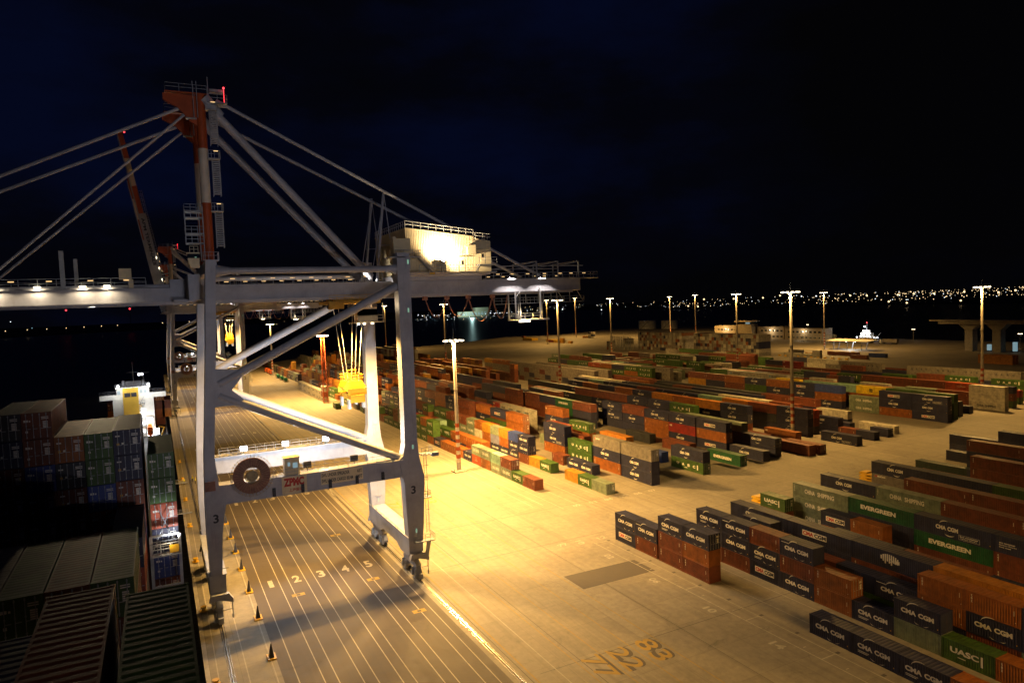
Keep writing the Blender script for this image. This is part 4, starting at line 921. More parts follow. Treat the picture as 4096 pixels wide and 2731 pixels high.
# spreaders on their ropes (hang from the trolleys)
def spreader(x, y, z, rope_top, label):
    r = empty('spreader', (x, y, z), label, 'spreader', 'yellow spreaders hanging from the cranes')
    a = MB(); a.box(-1.1,1.1,-3.0,3.0,0,.9); 
    for s in (-1, 1): a.box(-.9,.9,s*3.0-.9,s*3.0+.9,.2,.6); a.box(-1.22,1.22,s*3.7-.25,s*3.7+.25,-.4,.9); a.prism_yz([(s*3.6-.1,.9),(s*3.6+.1,.9),(s*3.6+.1,2.0),(s*3.6-.1,2.0)], -1.6, 1.6)
    a.build('frame', [M['yellow']], r)
    a = MB(); a.box(-1.4,1.4,-1.6,1.6,1.4,2.9); a.prism_xz([(-2.0,2.1),(-1.2,1.3),(1.2,1.3),(2.0,2.1),(1.4,3.0),(-1.4,3.0)], -2.0, 2.0); a.build('headblock', [M['yellow']], r)
    a = MB(); a.rail([(-1.6,-2,3.0),(1.6,-2,3.0),(1.6,2,3.0),(-1.6,2,3.0),(-1.6,-2,3.0)], 1.2, 1.0, .07); a.rail([(-.8,-.6,3.0),(.8,-.6,3.0),(.8,.6,3.0)], 2.0, 1.4, .07); a.build('guard_rail', [M['yellow']], r)
    a = MB()
    for sx in (-1.25, 1.25):
        for sy in (-2.6, 2.6): a.box(sx-.2,sx+.2,sy-.5,sy+.5,-1.5,.1)
    a.build('flipper', [M['galv']], r); a = MB(); a.box(-1,1,-2.2,-1.6,.9,1.3); a.tube((-.9,0,1.1),(.9,0,1.1),.4,10); a.build('cable_drum', [M['dark']], r)
    a = MB()
    for sx in (-.9, .9):
        for sy in (-1.2, 1.2): a.tube((sx,sy,3.0),(sx*2.4,sy*1.6,rope_top-z),.05,5)
    a.tube((0,0,3.0),(.8,0,rope_top-z),.06,5); a.build('hoist_rope', [M['galv']], r); return r
spreader(30.0, 121.0, 29.6, 46.0, 'yellow spreader on ropes under the nearest crane trolley')
spreader(31.5, 121+242.7, 31.5, 46.0, 'small yellow spreader hanging under the second crane')

# ------------------------------------------------------------------ light masts
def light_mast(x, y, H, first=None, bands=True, size=1.0):
    r = empty('light_mast', (x, y, 0)); k = size
    a = MB(); n = 30
    z0 = 2.6; zb = [z0+1.07*i for i in range(11)]
    lv = [0]+(zb if bands else [2.6])+[H*.62, H*.63, H-1.0]
    rad = lambda z: (.62-.26*z/H)*k
    for i, (p, q) in enumerate(zip(lv, lv[1:])):
        mi = 0
        if bands and 1 <= i <= 10: mi = 1 if (i % 2 == 0) else 2
        a.tube((0,0,p), (0,0,q), rad(p), 14, mi, r2=rad(q))
    a.tube((0,0,H*.62),(0,0,H*.625),rad(H*.62)+.06,14,0)
    a.build('pole', [M['pole'], M['red'], M['bandw']], r, smooth=40)
    a = MB(); a.box(-1.7,1.7,-1.7,1.7,0,.35); a.box(-1.2,1.2,-1.2,1.2,.35,.5); a.build('base', M['conc'], r)
    a = MB(); a.tube((0,0,H-1.0),(0,0,H-.4),.7*k,12); 
    for i in range(12):
        t = 2*PI*i/12; t2 = 2*PI*(i+1)/12; a.bar((2.4*k*math.cos(t),2.4*k*math.sin(t),H-.3),(2.4*k*math.cos(t2),2.4*k*math.sin(t2),H-.3),.16)
        if i % 3 == 0: a.bar((0,0,H-.4),(2.4*k*math.cos(t),2.4*k*math.sin(t),H-.3),.14)
    a.bar((0,0,H-.4),(0,0,H+2.6),.06); h = a.build('lamp_ring', M['galv'], r)
    a = MB()
    for i in range(10):
        t = 2*PI*(i+.5)/10; c = (2.4*k*math.cos(t), 2.4*k*math.sin(t), H-.55)
        a.tube(c, (c[0]*1.02, c[1]*1.02, c[2]+.26), .42*k, 10)
    a.build('luminaires', M['g_sod'], h); return r
MASTS = [(71.2,173.6,36.2,'nearest tall light mast, beside the front container row'),(74.1,531.3,37.7,'red banded light mast beyond the green tank containers'),
         (178,154,45.8,'tall light mast standing between right stacks of the middle block'),(179,298,46.5,'light mast behind the dark tan-topped stacks, just right of the crane basket'),
         (178,449,47.2,'light mast seen between landward crane leg and hanging basket'),(303.4,428.3,46.8,'thin light mast before the pale reefer racks'),
         (310.9,309,46.2,'light mast in front of the tall pale container block'),(282.5,154.2,45,'rightmost tall light mast, beside the orange box stack'),
         (467,372,45,'light mast on open ground left of the lit tugboat'),(539.6,641.7,47,'small light mast left behind the pale stacks'),(534.6,593,47.8,'light mast rising behind the white storage tanks'),
         (480.5,756,50.5,'thin distant mast under the crane end platform'),(378.4,652.6,48.3,'thin distant mast beneath the hanging basket'),(224.6,742.9,49.3,'distant mast between the two landward crane legs'),
         (71.0,2,36.2,'light mast beside the front slot row, behind the viewpoint')]
for x, y, H, lb in MASTS: tag(light_mast(x, y, H), lb, 'light mast', 'yard light masts')
for x, y, H, lb in ((677,562,8.3,'low lamp post behind the terminal office'),(584,375,10.3,'low lamp post right of the trucks'),(537,268,11,'low lamp post beside the viaduct pier')):
    tag(light_mast(x, y, H, bands=False, size=.45), lb, 'lamp post', 'low lamp posts at the far shore')
# lattice mast with ladder
r = empty('lattice_mast', (72.1, 344.1, 0), 'red lattice floodlight mast among stacks seen through the crane portal', 'light mast')
a = MB(); H = 32.5
for sx in (-1, 1):
    for sy in (-1, 1): a.bar((sx*1.0,sy*1.0,0),(sx*.75,sy*.75,H),.22)
for i in range(18):
    z = i*H/18; z2 = z+H/18
    for (p, q) in (((-1,-1),(1,-1)),((1,-1),(1,1)),((1,1),(-1,1)),((-1,1),(-1,-1))):
        w1 = 1-.25*z/H; w2 = 1-.25*z2/H; a.bar((p[0]*w1,p[1]*w1,z),(q[0]*w1,q[1]*w1,z),.16); a.bar((p[0]*w1,p[1]*w1,z),(q[0]*w2,q[1]*w2,z2),.12)
a.build('lattice', M['red'], r); a = MB(); a.box(-1.6,1.6,-1.6,1.6,H,H+.2); a.rail([(-1.6,-1.6,H+.2),(1.6,-1.6,H+.2),(1.6,1.6,H+.2),(-1.6,1.6,H+.2),(-1.6,-1.6,H+.2)],1.1,.8,.06); a.build('platform', M['red'], r)
a = MB()
for s in (-1, 1):
    for t in (-1.4,-.5,.5,1.4): a.box(t-.35,t+.35,s*1.8-.2,s*1.8+.2,H+.4,H+1.0); a.box(s*2.3-.2,s*2.3+.2,t-.35,t+.35,H+.4,H+1.0)
a.build('luminaires', M['g_sod'], r)

# ------------------------------------------------------------------ yard odds and ends
def tank_container(y, lb):
    r = empty('tank_container', (72.6, y, 0), lb, 'tank container', 'green tank containers on the apron')
    a = MB()
    for x in (0,2.4):
        for yy in (0,6.0): a.bar((x,yy,0),(x,yy,2.6),.14)
        for z in (.1,2.55): a.bar((x,0,z),(x,6.0,z),.12)
    for yy in (0,6):
        for z in (.1,2.55): a.bar((0,yy,z),(2.4,yy,z),.12)
        a.bar((0,yy,.1),(2.4,yy,1.4),.1); a.bar((2.4,yy,.1),(0,yy,1.4),.1)
    a.box(.1,2.3,.2,5.8,.1,.3); a.build('frame', M['black'], r)
    a = MB(); a.tube((1.2,.5,1.65),(1.2,5.5,1.65),1.1,20); a.tube((1.2,.2,1.65),(1.2,.5,1.65),.6,20,r2=1.1); a.tube((1.2,5.5,1.65),(1.2,5.8,1.65),1.1,20,r2=.6); a.build('tank', M['bluegreen'], r, smooth=40)
for i, y in enumerate((470.7, 486, 502)): tank_container(y, ('nearest','middle','farthest')[i]+' of three shiny green tank containers on the apron')
def genset(y, lb):
    r = empty('generator_set', (72.8, y, 0), lb, 'generator', 'orange generator sets on the apron')
    a = MB(); a.box(0,2.4,0,5.5,.5,2.9); a.box(.5,1.9,1,3,2.9,3.5); a.build('housing', M['orange'], r); a = MB(); a.box(-.1,2.5,-.3,6,.05,.5); a.tube((.4,.8,2.9),(.4,.8,3.9),.12,8); a.build('skid', M['dark'], r)
for i, y in enumerate((537,549,562)): genset(y, ('nearest','middle','farthest')[i]+' orange generator set near the red banded mast')
def flatrack(x, y, n, lb):
    for k in range(n):
        r = empty('flat_rack', (x, y, k*.72), lb[k], 'flat rack', 'yellow collapsed flat racks')
        a = MB(); a.box(0,2.44,0,12.1,.0,.34); 
        for i in range(9): a.box(-.02,2.46,.2+i*1.45,.5+i*1.45,.02,.4)
        a.build('deck', M['yellow'], r)
        for yy in (.1, 10.2): a = MB(); a.box(.1,2.34,yy,yy+1.7,.34,.56); a.build('folded_end', M['yellow'], r)
flatrack(147.2, 96, 3, ['bottom','middle','top'] and ['yellow folded flat rack lowest in pile on dark right block','yellow folded flat rack mid pile on dark right block','yellow folded flat rack topmost on dark right block'])
flatrack(113.5, 97.5, 2, ['lower yellow flat rack behind the green boxed container','upper yellow flat rack behind the green boxed container'])
flatrack(86.5, 534, 3, ['yellow flat rack lowest in far pile near tanks','yellow flat rack mid far pile near tanks','yellow flat rack topmost in far pile near tanks'])
for k in range(11):
    b = MB(); b.prism_yz([(-1,0),(-1,.5),(-.8,1.0),(.8,1.0),(1,.5),(1,0)], -.5, .5); o = b.build('barrier_block', M['yellow'], loc=(402.4, 303.5+k*5.5, 0)); tag(o, f'yellow barrier block, {ordn(k+1)} from the right in the far row', 'barrier', 'yellow barrier blocks on the far apron')
for k, (x, y) in enumerate(((407,745),(404,682))):
    b = MB(); b.box(-4,4,-12,12,0,3.0); 
    o = b.build('striped_barrier', M['yellow'], loc=(x, y, 0)); tag(o, ('far','near')[k]+' yellow striped barrier by the open far yard', 'barrier'); b = MB()
    for i in range(12): b.add([(-4.02,-12+i*2,0),(-4.02,-11+i*2,0),(-4.02,-10+i*2,3),(-4.02,-11+i*2,3)],[(0,1,2,3)])
    b.build('stripe', M['black'], o, fix=False)
def person(x, y, rz, lb, arm):
    sk = [(0,0,.92),(0,0,1.15),(0,0,1.42),(0,0,1.52),(0,.02,1.66),(.19,0,1.40),(.27,.02,1.12),(.25,.2 if arm else .08,.88),(-.19,0,1.40),(-.27,.02,1.12),(-.24,.1,.86),(.1,0,.88),(.12,.06,.48),(.12,-.02,.07),(.12,.14,.04),(-.1,0,.88),(-.12,-.04,.48),(-.12,-.1,.07),(-.12,.06,.04)]
    ed = [(0,1),(1,2),(2,3),(3,4),(2,5),(5,6),(6,7),(2,8),(8,9),(9,10),(0,11),(11,12),(12,13),(13,14),(0,15),(15,16),(16,17),(17,18)]
    rd = [.15,.15,.16,.06,.105,.075,.055,.045,.075,.055,.045,.1,.075,.055,.05,.1,.075,.055,.05]
    me = bpy.data.meshes.new('person'); me.from_pydata(sk, ed, []); o = bpy.data.objects.new('person', me); COL.objects.link(o)
    m_ = o.modifiers.new('skin', 'SKIN'); o.modifiers.new('sub', 'SUBSURF').render_levels = 1
    for v, q in zip(me.skin_vertices[0].data, rd): v.radius = (q, q*.85)
    me.skin_vertices[0].data[0].use_root = True
    dg = bpy.context.evaluated_depsgraph_get(); dg.update(); m2 = bpy.data.meshes.new_from_object(o.evaluated_get(dg)); o.modifiers.clear(); o.data = m2
    for q in ('hivis','cloth','skin','yellow'): m2.materials.append(M[q])
    for p in m2.polygons: z = p.center.z; p.material_index = 3 if z > 1.72 else 2 if z > 1.53 else 0 if z > .93 else 1
    o.location = (x, y, .005); o.rotation_euler = (0,0,rz); tag(o, lb, 'person', 'dock workers in high visibility vests')
    b = MB(); b.ball((0,.02,1.71),.135,10); b.build('helmet', M['yellow'], o)
person(4.2,204.6,.3,'worker in yellow vest standing alone nearest the quay edge',0); person(6.35,206.8,2.1,'worker in yellow vest, left of the pair by the crane rail',1); person(6.95,203.8,-1.9,'worker in yellow vest, right of the pair by the crane rail',0)
# ship gangways / mooring gear on the quay edge
for k, (y, l) in enumerate(((203,2.6),(171,2.4))):
    b = MB(); b.box(1.4,1.4+l+1,y-.35,y+.35,.9,1.05); b.rail([(1.4,y-.35,1.05),(1.4+l,y-.35,1.05)],.9,.9,.04); tag(b.build('gangway', M['galv']), ('farther','nearer')[k]+' short steel gangway from the ship to the quay', 'gangway')

# ------------------------------------------------------------------ the ship alongside
r = empty('container_ship', (-10.5, 90, -3.2), 'dark container ship moored on the left with a lit white bridge', 'ship'); R1 = Vector((10.5,-90,3.2))
def sp(mb, name, mats, parent=r, smooth=None):
    o = mb.build(name, mats, None, smooth=smooth); o.data.transform(Matrix.Translation(R1)); o.parent = parent; return o
a = MB(); a.prism_xy([(-24,-80),(1.0,-80),(1.0,262),(-2,285),(-8,300),(-14,300),(-21,285),(-24,262)], -5, 12.6); sp(a, 'hull', M['hull'])
a = MB()
for y0, y1 in ((-40,6),(8,19),(20.5,46),(50,65),(66,92)): a.box(-23,.6,y0,y1,12.6,15.0)
sp(a, 'hatch_cover', M['hull'])
a = MB(); a.rail([(.95,18,12.6),(.95,262,12.6)], 1.1, 2.5, .05); sp(a, 'railing', M['galv'])
a = MB(); yb = 215; a.box(-11.6,-1.8,yb,yb+9,12.6,23.4,0); a.box(-14.7,1.3,yb+1,yb+3,23.2,24.5,0); a.box(-11.6,-1.8,yb+.3,yb+8,23.4,24.0,0); a.box(-10.6,-2.8,yb+.8,yb+7,24.0,26.1,0); a.box(-10.9,-2.5,yb+.5,yb+7.3,26.1,26.4,0)
h = sp(a, 'bridge_house', M['white']); a = MB(); a.box(-9.1,-5.4,yb-1.6,yb+.3,12.6,26.3,0); sp(a, 'funnel_casing', M['funnel'], h)
a = MB(); a.box(-8.7,-7.3,yb-1.64,yb-1.6,24.0,25.1); a.box(-7.1,-5.8,yb-1.64,yb-1.6,24.0,25.1); sp(a, 'louvre', M['dark'], h)
for x in (-10.1,-4.7,-3.7): a = MB(); a.box(x-.35,x+.35,yb+.75,yb+.8,24.6,25.6); sp(a, 'window', M['g_cyan'], h)
a = MB(); a.rail([(-14.7,yb+1,24.5),(-10.7,yb+1,24.5)],1,1,.06); a.rail([(-2.7,yb+1,24.5),(1.3,yb+1,24.5)],1,1,.06); a.rail([(-10.9,yb+.5,26.4),(-2.5,yb+.5,26.4)],1,1.1,.06)
a.bar((-6.5,yb+3,26.4),(-6.5,yb+3,33),.18); a.bar((-8,yb+3,30.3),(-5,yb+3,30.3),.12); a.bar((-4,yb+2,26.4),(-4,yb+2,30.2),.15); a.bar((-5,yb+2,30.1),(-2.6,yb+2,30.1),.15); a.box(-9.2,-8.6,yb+1,yb+1.6,26.4,28.3); a.box(-4.4,-3.8,yb+1,yb+1.6,26.4,28.3); a.box(-8.4,-4.6,yb+1.5,yb+4,26.4,28.0)
sp(a, 'mast_gear', M['dark'], h)
a = MB()
for i in range(5):
    z = 13.5+i*2.1; a.box(-5.3,-3.9,yb-1.4,yb,z,z+.1); a.rail([(-5.3,yb-1.4,z),(-3.9,yb-1.4,z)],1,.7,.05); a.bar((-5.2,yb-1.2,z),(-4.0,yb-1.2,z+2.1),.3,.08)
a.bar((-2.2,yb-1.6,12.6),(-2.2,yb-1.6,17.6),.2); a.bar((-4,yb-1.6,12.6),(-4,yb-1.6,17.6),.2); a.bar((-4,yb-1.6,17.6),(-2.2,yb-1.6,17.6),.2); sp(a, 'outside_stair', M['galv'], h)
a = MB(); a.box(-3.7,-2.4,yb-4,yb-1.6,13.6,15.6); a.prism_xz([(-3.7,13.6),(-2.4,13.6),(-3.05,12.9)], yb-4, yb-1.6); a.box(-3.5,-2.6,yb-3.2,yb-2,15.6,16.3); sp(a, 'lifeboat', M['orange'])
a = MB()
for p in ((-10.2,yb+.3,26.9),(-2.9,yb+.3,26.9),(-5.0,yb+1.8,29.7),(-4.3,yb+1.8,29.7)): a.ball(p,.32)
for z in (14.2,16.3,18.4,20.0): a.ball((-4.6,yb-.3,z),.3)
a.box(-4.9,-3.9,yb-.1,yb-.02,18.6,20.2); a.box(-2.2,-.9,yb-.4,yb-.3,12.9,14.6); a.box(-3.6,-2.6,yb-1,yb-.9,12.8,14); sp(a, 'ship_lamp', M['g_white'], h)
for ys, zz in ((77.6,21.2),(50.6,15.4)):                                     # lashing bridge in front of the tall stack
    a = MB(); y = ys
    for x in (-1.75, .85): a.bar((x,y,13),(x,y,zz+1.9),.28)
    a.box(-1.9,1.0,y-.5,y+.5,zz-.15,zz); a.rail([(-1.8,y-.5,zz),(.9,y-.5,zz)],1.15,.9,.06); a.rail([(-1.8,y+.5,zz),(.9,y+.5,zz)],1.15,.9,.06); a.bar((-1.75,y,zz+1.9),(.85,y,zz+1.9),.2); a.bar((-1.7,y+.6,zz),(.2,y+1.4,zz+4.2),.05); a.bar((.8,y+.6,zz),(-.9,y+1.4,zz+4.2),.05); a.bar((-1.7,y,zz-3.3),(.8,y,zz-3.3),.16)
    lb_ = sp(a, 'lashing_bridge', M['galv']); a = MB(); a.box(-.1,.75,y-.56,y-.52,zz+.15,zz+.95); a.box(-.95,-.3,y-.56,y-.52,zz-4.6,zz-3.8); sp(a, 'yellow_plate', M['yellow'], lb_)
# stern crane gear lit on deck
a = MB(); a.bar((-.4,yb-3,13),(.4,yb-6,15.5),.25); a.bar((.4,yb-6,15.5),(-1,yb-6,15.8),.2); sp(a, 'deck_davit', M['yellow'])

# ------------------------------------------------------------------ far side of the terminal and beyond
def office(x, y0, y1, h, lb, floors=2):
    r = empty('terminal_office', (x, y0, 0), lb, 'building'); a = MB(); a.box(0,14,0,y1-y0,0,h); a.box(-.3,14.3,-.3,y1-y0+.3,h,h+.5); a.build('wall', M['wall'], r)
    a = MB()
    for f in range(floors):
        n = int((y1-y0)/5)
        for i in range(n): a.box(-.06,-.02,1.4+i*5,4.2+i*5,1.4+f*h/floors,3.2+f*h/floors)
    a.build('window', M['glass'], r); a = MB(); a.box(-.4,-.02,(y1-y0)*.5-.5,(y1-y0)*.5+.5,h*.72,h*.72+.6); a.build('wall_lamp', M['g_warm'], r); return r
office(553,443,486,10.5,'beige two-storey office with a wall lamp, right of the tower'); office(556,490,524,11.5,'beige office block between tower and longer office'); office(560,556,590,11.5,'beige office block left of the control tower')
r = empty('control_tower', (552,528,0), 'stepped control tower with lit glazed top floor', 'tower'); a = MB(); a.box(0,12,0,24,0,12.5); a.box(1,11,2,22,12.5,14.6); a.box(-.5,12,0,24,16.8,18.0); a.build('wall', M['wall'], r)
a = MB(); a.box(.8,11,1.5,22.5,14.6,16.8); a.build('glazing', M['glass'], r); a = MB(); a.box(.7,.78,3,9,14.8,16.5); a.build('lit_pane', M['g_cyan'], r)
for k, (x, y, rr) in enumerate(((664,842,13),(676,806,12))):
    r = empty('storage_tank', (x, y, 0), ('left','right')[k]+' of two pale round storage tanks', 'tank', 'storage tanks behind the tall pale block'); a = MB(); a.tube((0,0,0),(0,0,12.5),rr,40); a.tube((0,0,12.5),(0,0,13.6),rr,40,r2=.3); a.build('shell', M['white'], r, smooth=40)
    a = MB()
    for i in range(16): t = PI+i*.07; a.bar((rr*1.02*math.cos(t),rr*1.02*math.sin(t),i*.8),(rr*1.02*math.cos(t+.07),rr*1.02*math.sin(t+.07),(i+1)*.8),.6,.3)
    a.build('spiral_stair', M['dark'], r)
r = empty('canopy_shelter', (474,354,0), 'pale flat canopy on thin posts over the gate lanes', 'canopy'); a = MB(); a.prism_xz([(-6,6.6),(-6,7.0),(6,7.9),(6,7.5)], -18, 18); a.build('roof', M['white'], r)
for s in (-12,0,12): a = MB(); a.bar((-4,s,0),(-4,s,6.7),.4); a.bar((4,s+2,0),(4,s,7.4),.4); a.build('post', M['galv'], r)
a = MB(); a.ball((0,4,6.4),.5); a.ball((0,-4,6.4),.5); a.build('lamp', M['g_white'], r)
def truck(x, y, cab, load, lb):
    r = empty('lorry', (x, y, 0), lb, 'lorry'); a = MB(); a.box(0,2.5,-13,0,1.2,1.5); a.build('trailer_bed', M['dark'], r); a = MB(); a.box(0,2.5,-13.2,-.6,1.5,4.2); a.build('trailer_load', M[load], r)
    a = MB(); a.box(0,2.5,.6,2.6,.9,3.7); a.prism_yz([(2.6,.9),(2.6,3.2),(2.2,3.7),(2.0,3.7),(2.0,.9)], 0, 2.5); a.build('cab', M[cab], r); a = MB(); a.box(-.02,2.52,1.7,2.4,2.3,3.2); a.build('window', M['glass'], r)
    for yy in (-11.5,-10.2,-8.9,-1,1.8): a = MB(); a.tube((-.05,yy,.55),(2.55,yy,.55),.52,14); a.build('wheel', M['dark'], r)
truck(541,396,'red','c_ochre','lorry with red cab and orange trailer before the water'); truck(537,372,'white','c_grey','lorry with white cab and grey trailer before the water')
r = empty('viaduct', (507,240,0), 'pale concrete viaduct beam on round-cornered piers at right edge', 'bridge'); a = MB(); a.prism_xz([(-5,19),(5,19),(5,21),(-5,21)], -190, 64); a.box(-6,6,-190,70,21,21.6); a.build('deck', M['conc'], r)
for y in (44,26,-20): a = MB(); a.box(-3,3,y-2.6,y+2.6,0,17); a.prism_yz([(y-2.6,15),(y+2.6,15),(y+7,19),(y-7,19)], -3.2, 3.2); a.build('pier', M['conc'], r)
a = MB(); a.box(-3,-1,30,32,1,5); a.box(-3,-1,14,16,1,7); a.build('lit_kiosk', M['g_cyan'], r)
for k, (x, y) in enumerate(((377,530),(376,518),(375,507))):                     # reefer racks
    r = empty('reefer_rack', (x, y, 0), f'grey steel service rack, {ordn(k+1)} from left, beside pale stacks', 'rack', 'reefer racks beside the pale stacks'); a = MB()
    for xx in (0,2):
        for yy in (-4,0,4): a.bar((xx,yy,0),(xx,yy,12),.3)
    for z in (2.6,5.2,7.8,10.4): a.box(0,2,-4.2,4.2,z,z+.15); a.rail([(0,-4.2,z+.15),(0,4.2,z+.15)],1,1.4,.08)
    a.build('frame', M['galv'], r)
for k in range(6):
    r = empty('reefer_rack', (520, 404+k*8, 0), f'low steel rack before the beige office, {ordn(k+1)} from right', 'rack', 'racks before the office'); a = MB()
    for yy in (0,3,6): a.bar((0,yy,0),(0,yy,8),.25); a.bar((2,yy,0),(2,yy,8),.25)
    for z in (2.6,5.2,7.8): a.box(0,2,0,6,z,z+.2)
    a.build('frame', M['galv'], r)
r = empty('tugboat', (592,424,-3.2), 'white lit tugboat moored behind the lorries', 'tugboat'); a = MB(); a.prism_xy([(-3.5,-14),(3.5,-14),(4.2,8),(0,15),(-4.2,8)], 0, 3.5); a.build('hull', M['hull'], r)
a = MB(); a.box(-3,3,-6,7,3.5,6.2); a.box(-2.6,2.6,-4,5,6.2,8.8); a.box(-2,2,-1,3.5,8.8,11.4); a.build('superstructure', M['white'], r); a = MB(); a.bar((0,1,11.4),(0,1,18),.25); a.bar((0,-8,3.5),(0,-13,9),.3); a.build('mast', M['galv'], r)
a = MB()
for yy in (-4,-1,2,5): a.ball((-3.2,yy,5.6),.55); a.ball((-2.8,yy*.9,8.2),.55)
for yy in (-12,-9,9): a.ball((-3.4,yy,4.6),.5)
a.ball((-.3,3,14.5),.6); a.build('deck_lamp', M['g_white'], r); a = MB(); a.ball((0,1,18.2),.5); a.build('beacon', M['g_red'], r)
# far land, its lamps, and single beacons
SHORE = [(-2600,3300),(-490,2985),(44,3389),(805,3980),(699,2640),(1018,2950),(1217,2712),(2210,3479),(2015,2362),(1890,1813),(2026,1610),(2115,1401),(1992,985),(2100,200)]
a = MB(); pts = SHORE+[(9000,200),(9000,9000),(-2600,9000)]; a.prism_xy(pts, -3.5, -.8); tag(a.build('far_shore', M['land']), kind='structure')
rnd = random.Random(5); CL = MB(); INV = Vector((0,0,CAMZ))
def ray(u, v): return (fwd + r2*((u-2048)/F_PX) - u2*((v-1365.5)/F_PX)).normalized()
def bulb(u, v, size, mi, dmax=5200):
    d = ray(u, v); t = dmax
    if d.z < -.004: t = min(dmax, (9-CAMZ)/d.z)
    p = INV+d*t; CL.ball(p, .8*size*t/3000, 6, mi)
    if p.z > 3: CL.tube((p.x,p.y,-2),(p.x,p.y,p.z),.12,4,4)
def hz(u): return 1217.5-(u-2048)*.0392
for n, u0, u1, d0, d1, s, cols in ((95,1655,2120,22,52,1.5,(0,0,1,3)),(26,1690,2030,30,34,2.0,(0,0)),(60,2100,2760,10,34,1.3,(0,1,1)),(80,2700,3300,8,40,1.3,(1,1,1,0)),(190,3250,4096,9,46,1.5,(1,1,1,1,0)),(60,3550,4096,8,24,1.2,(1,1,1)),(14,1010,1500,30,62,1.4,(1,0)),(24,2650,3000,30,36,1.1,(1,0))):
    for _ in range(n):
        u = rnd.uniform(u0, u1); bulb(u, hz(u)+rnd.uniform(d0, d1), s*rnd.choice((.5,.7,.8,1,1.2)), rnd.choice(cols))
for u, v in ((2816,1191),(2753,1218),(2792,1220),(3052,1185),(2935,1189),(3401,1176),(3467,1176),(3655,1169),(3857,1161),(3994,1163),(4062,1155),(3591,1173),(3737,1168),(3555,1200),(3627,1205),(3843,1196),(3120,1176)): bulb(u, v+6, 4.2, 1)
for u, v in ((3265,1179),(3206,1180),(2406,1234),(2250,1232)): bulb(u, v+5, 3.0, 0)
for u, v, mi in ((42,1287,0),(21,1324,1),(109,1319,1),(128,1312,3),(187,1316,1),(265,1312,1),(336,1308,1),(406,1304,1),(470,1301,1),(650,1291,1),(757,1286,1)): bulb(u, v, 1.7, mi, 3000)
tag(CL.build('city_lights', [M['g_city_white'], M['g_city_warm'], M['g_city_sod'], M['g_city_cyan'], M['black']], fix=False), 'countless small lamps along the far harbour shore', 'city lights', kind='stuff')
for u, v, lb in ((264,1241,'left tall mast with red beacon beyond the water'),(519,1235,'right tall mast with red beacon beyond the water')):
    p = INV+ray(u, v)*2900; r = empty('beacon_mast', (p.x,p.y,-3), lb, 'mast', 'beacon masts beyond the water'); a = MB(); a.tube((0,0,0),(0,0,p.z+3),1.0,8,r2=.4); a.build('pole', M['hull'], r); a = MB(); a.ball((0,0,p.z+3),3.0); a.build('beacon', M['g_red'], r)
r = empty('refinery_building', (1215,2720,-1), 'teal lit low building on the far shore, right of crane leg', 'building'); a = MB(); a.box(-75,70,0,40,0,22); a.box(10,70,0,40,22,38); a.build('wall', M['wall'], r); a = MB()
for i in range(9): a.box(-70+i*15,-60+i*15,-.6,-.2,8,12); a.box(-70+i*15,-62+i*15,-.6,-.2,15,18)
a.build('facade_glow', M['g_cyan'], r)  # glowing panes, added to stand in for lamplight on the facade
r = empty('moored_vessel', (1500,640,-3.2), 'dark moored vessel with lit deck at right edge', 'ship'); a = MB(); a.box(-12,12,-75,85,0,9); a.box(-10,10,-60,-20,9,26); a.build('hull', M['hull'], r); a = MB(); a.box(-12.2,-12,-70,-10,26,27); a.ball((-12,84,9),3); a.box(-13,-12.2,-74,20,9.2,9.8); a.build('deck_lamp', M['g_warm'], r)

# ------------------------------------------------------------------ lamps that light the place
for i, (x, y, H, lb) in enumerate(MASTS):
    e = (44e3 if y < 10 else 240e3) if H < 37 else 74e3
    if x > 450: e = 100e3
    for s in (-1, 1): lamp('SPOT', (x+s*2.1, y, H-.75), e, SOD, angle=166, blend=.35, size=.6, name='mast_lamp')
lamp('SPOT', (72.1-2.6, 344.1, 32.6), 200e3, SOD, angle=166, size=.6, name='mast_lamp'); lamp('SPOT', (72.1+2.6, 344.1, 32.6), 120e3, SOD, angle=166, size=.6, name='mast_lamp')
for dy, on in ((0,1),(242.7,.8),(362,.7)):
    for x, e in ((12,14e3),(20.5,14e3),(50,150e3),(64,70e3)): lamp('SPOT', (x, YC+dy, 46.6), e*on, SOD, angle=112, blend=.5, size=.5, name='crane_floodlight')
    for x in (12.6,19.8,27.1): lamp('SPOT', (x, 131.1+dy, 21.05), 9e3*on, WHITE, aim=(x, 110+dy, 15.5), angle=120, blend=.6, size=.3, name='portal_floodlight')
    for x in (19.8,27.2): lamp('SPOT', (x, 111.1+dy, 21.05), 20e3*on, WHITE, aim=(x+2, 131+dy, 22), angle=130, blend=.6, size=.3, name='portal_floodlight')
    lamp('SPOT', (44.1, 110.3+dy, 53.0), 14e3, WARM, aim=(45.2, 112.6+dy, 55.0), angle=165, blend=.5, size=.15, name='house_floodlight')
    for x in (59.8, 66.4): lamp('SPOT', (x, 115.5+dy, 50.3), 3.0e3, (1,.85,.75), aim=(x, 116.0+dy, 45), angle=110, blend=.3, size=.15, name='girder_floodlight')
    lamp('SPOT', (30.5, 116.5+dy, 50.2), 2.5e3, (1,.9,.8), aim=(33.2, 117.4+dy, 50.6), angle=60, blend=.5, size=.1, name='brace_floodlight')
    lamp('SPOT', (62.6, 116.5+dy, 41.4), 40e3, WARM, angle=140, size=.3, name='basket_floodlight'); lamp('POINT', (62.8,117.6+dy,43.2), 250, WARM, size=.2, name='basket_lamp')
    lamp('SPOT', (31.2, 116.7+dy, 42.4), 105e3*on, SOD, angle=150, blend=.5, size=.35, name='trolley_floodlight'); lamp('POINT', (31.5, 119+dy, 45.6), 1500, WARM, size=.3, name='trolley_lamp')
